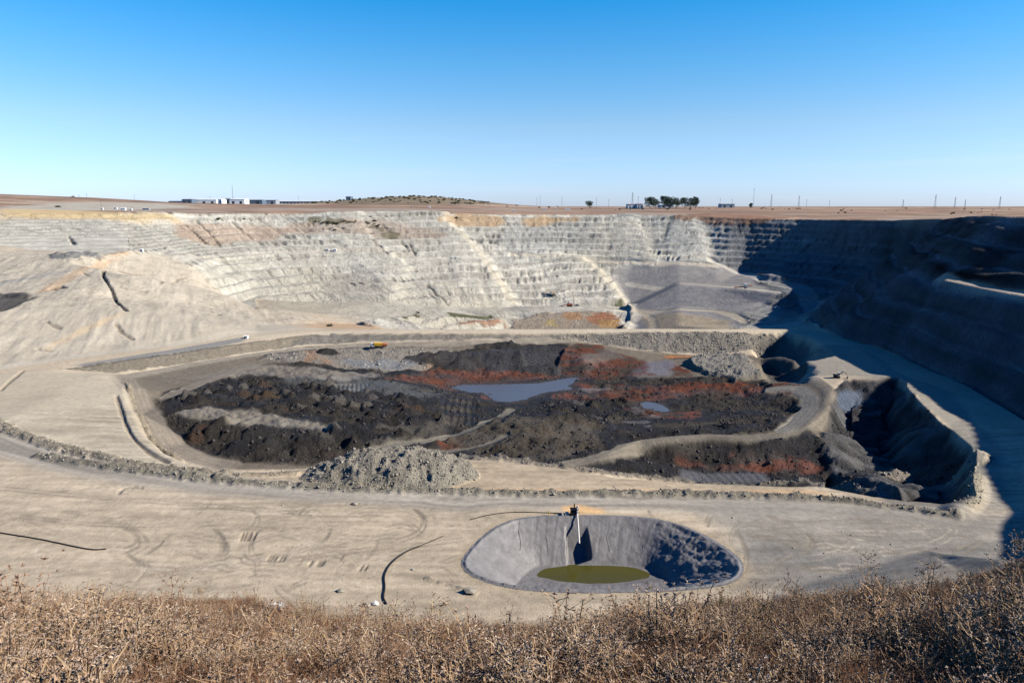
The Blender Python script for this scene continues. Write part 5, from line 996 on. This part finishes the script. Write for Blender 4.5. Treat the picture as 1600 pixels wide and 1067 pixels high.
def na(n_, t_): q = ng.nodes.new('GeometryNodeInputNamedAttribute'); q.data_type = t_; q.inputs['Name'].default_value = n_; return q
cx_ = ng.nodes.new('ShaderNodeCombineXYZ'); ng.links.new(na('turn', 'FLOAT').outputs[0], cx_.inputs[2]); ng.links.new(na('lean', 'FLOAT').outputs[0], cx_.inputs[0])
ng.links.new(gi.outputs[0], ip.inputs['Points']); ng.links.new(ci.outputs[0], ip.inputs['Instance']); ng.links.new(na('pick', 'INT').outputs[0], ip.inputs['Instance Index']); ng.links.new(cx_.outputs[0], ip.inputs['Rotation']); ng.links.new(na('size', 'FLOAT').outputs[0], ip.inputs['Scale']); ng.links.new(ip.outputs[0], gout.inputs[0])
go.modifiers.new('scatter', 'NODES').node_group = ng
# tall weeds that stand out one by one
def tall_weed(seed, h, mstem, mhead, spread=.35, nb=9, hr=.022):
    rng = np.random.default_rng(seed); root = bpy.data.objects.new('tall_weed', None); st = MB(); heads = MB()
    P = [np.array([0, 0, 0.])]; 
    for i in range(6): P.append(P[-1] + np.array([rng.normal(0, .025), rng.normal(0, .02), h / 6]))
    st.tube(P, [.006, .0055, .005, .0045, .004, .003, .002], 5)
    for i in range(nb):
        k = rng.integers(2, 7); q = P[k]; an = rng.uniform(0, 2 * pi); l = spread * h * rng.uniform(.4, 1.0) * (1.15 - k / 8); m_ = q + np.array([cos(an) * l * .55, sin(an) * l * .55, l * .3]); e = m_ + np.array([cos(an) * l * .35, sin(an) * l * .35, l * .5]); st.tube([q, m_, e], [.003, .0024, .0014], 4)
        head(heads, e, hr * rng.uniform(.7, 1.3), rng, 16)
        for j in range(4): q2 = m_ + (e - m_) * rng.uniform(0, 1); e2 = q2 + rng.normal(size=3) * .05 * h + np.array([0, 0, .05 * h]); st.tube([q2, e2], [.0016, .001], 3); head(heads, e2, hr * rng.uniform(.4, .9), rng, 10)
    head(heads, P[-1], hr * 1.3, rng, 18); st.build('stem', mstem, root); heads.build('seed_heads', mhead, root)['kind'] = 'stuff'; C.objects.link(root); return root
def near_pt(px, py, Yd): a_, _ = ray(px, py); x = a_ * Yd; return (x, Yd, float(groundv(np.array([x]), np.array([Yd]))[0]))
TW = [tall_weed(1, .8, STRAW, PALEH), tall_weed(2, .75, STRAW, PALEH, .45, 12), tall_weed(3, .7, STEM, PALEH, .3, 8, .016), tall_weed(4, .8, STRAW, STRAW, .5, 14, .028)]; tused = [False] * 4
for px, Yd, hpx, k, lab in ((262, 5.6, 112, 1, 'tall branching straw coloured thistle at the left above the grass'), (320, 8.5, 60, 3, 'bushy pale thistle right of the tall branching one at the left'), (97, 7.0, 70, 2, 'thin pale stalk near the left edge of the hillside'), (180, 9.0, 50, 2, 'fine dark headed stalk at the grass edge left of the tall thistle'), (282, 4.2, 90, 0, 'pale spiky thistle low in the left foreground'), (488, 6.5, 60, 0, 'short pale thistle left of the centre foreground'),
                        (608, 9.0, 62, 2, 'reddish seed stalk standing over the white rock'), (648, 9.5, 66, 2, 'reddish seed stalk against the pale ground left of the pond'), (680, 7.5, 78, 3, 'bushy pale weed in front of the reddish stalks'), (790, 4.0, 90, 0, 'single pale spiky thistle low in the centre foreground'), (930, 4.1, 80, 0, 'pale spiky thistle right of the centre foreground'), (1003, 9.5, 60, 3, 'tan weed rising below the green pond water'),
                        (1228, 9.0, 86, 2, 'thin upright stalk against the road right of the pond'), (1355, 9.2, 92, 1, 'forked dry stalk standing against the grey ground at the right'), (1440, 6.0, 100, 0, 'pale stalk left of the dark hollow at the right'), (1493, 7.0, 85, 2, 'thin stalk in the dark grass at the right'), (1560, 6.5, 120, 1, 'tall pale thistle near the right edge'), (1588, 5.6, 110, 3, 'bushy pale thistle at the right edge'), (1276, 4.6, 110, 1, 'branching pale stalk low in the right foreground'), (1380, 4.5, 90, 0, 'pale spiky thistle low in the right foreground'), (1180, 4.3, 95, 3, 'broad pale thistle clump right of centre in the foreground'), (1130, 6.2, 70, 3, 'pale thistle clump below the right end of the pond')):
    Yd *= 1.62; x, y, z = near_pt(px, 960, Yd); H_ = hpx * Yd * 1.2 / F_PX; s = H_ / .8
    if tused[k]: o = clone(TW[k], (x, y, z), rs.uniform(0, 6.28), s, lab)
    else: o = TW[k]; o.location = (x, y, z); o.rotation_euler = (0, 0, rs.uniform(0, 6.28)); o.scale = (s,) * 3
    tused[k] = True; tag(o, lab, 'weed')
# green bush at the grass edge
x, y, z = near_pt(1128, 930, 18.5); gb = MB(); rng = np.random.default_rng(3)
for i in range(420):
    an = rng.uniform(0, 2 * pi); l = rng.uniform(.15, .6); o_ = rng.uniform(.1, .9); ribbon(gb, (rng.normal(0, .08), rng.normal(0, .08), 0), (cos(an) * o_ * l, sin(an) * o_ * l, l * (1 - .4 * o_)), .006, .002)
tag(gb.build('green_weed', GREENW, None, (x, y, z)), 'dull green bush at the grass edge below the pond right end', 'bush')
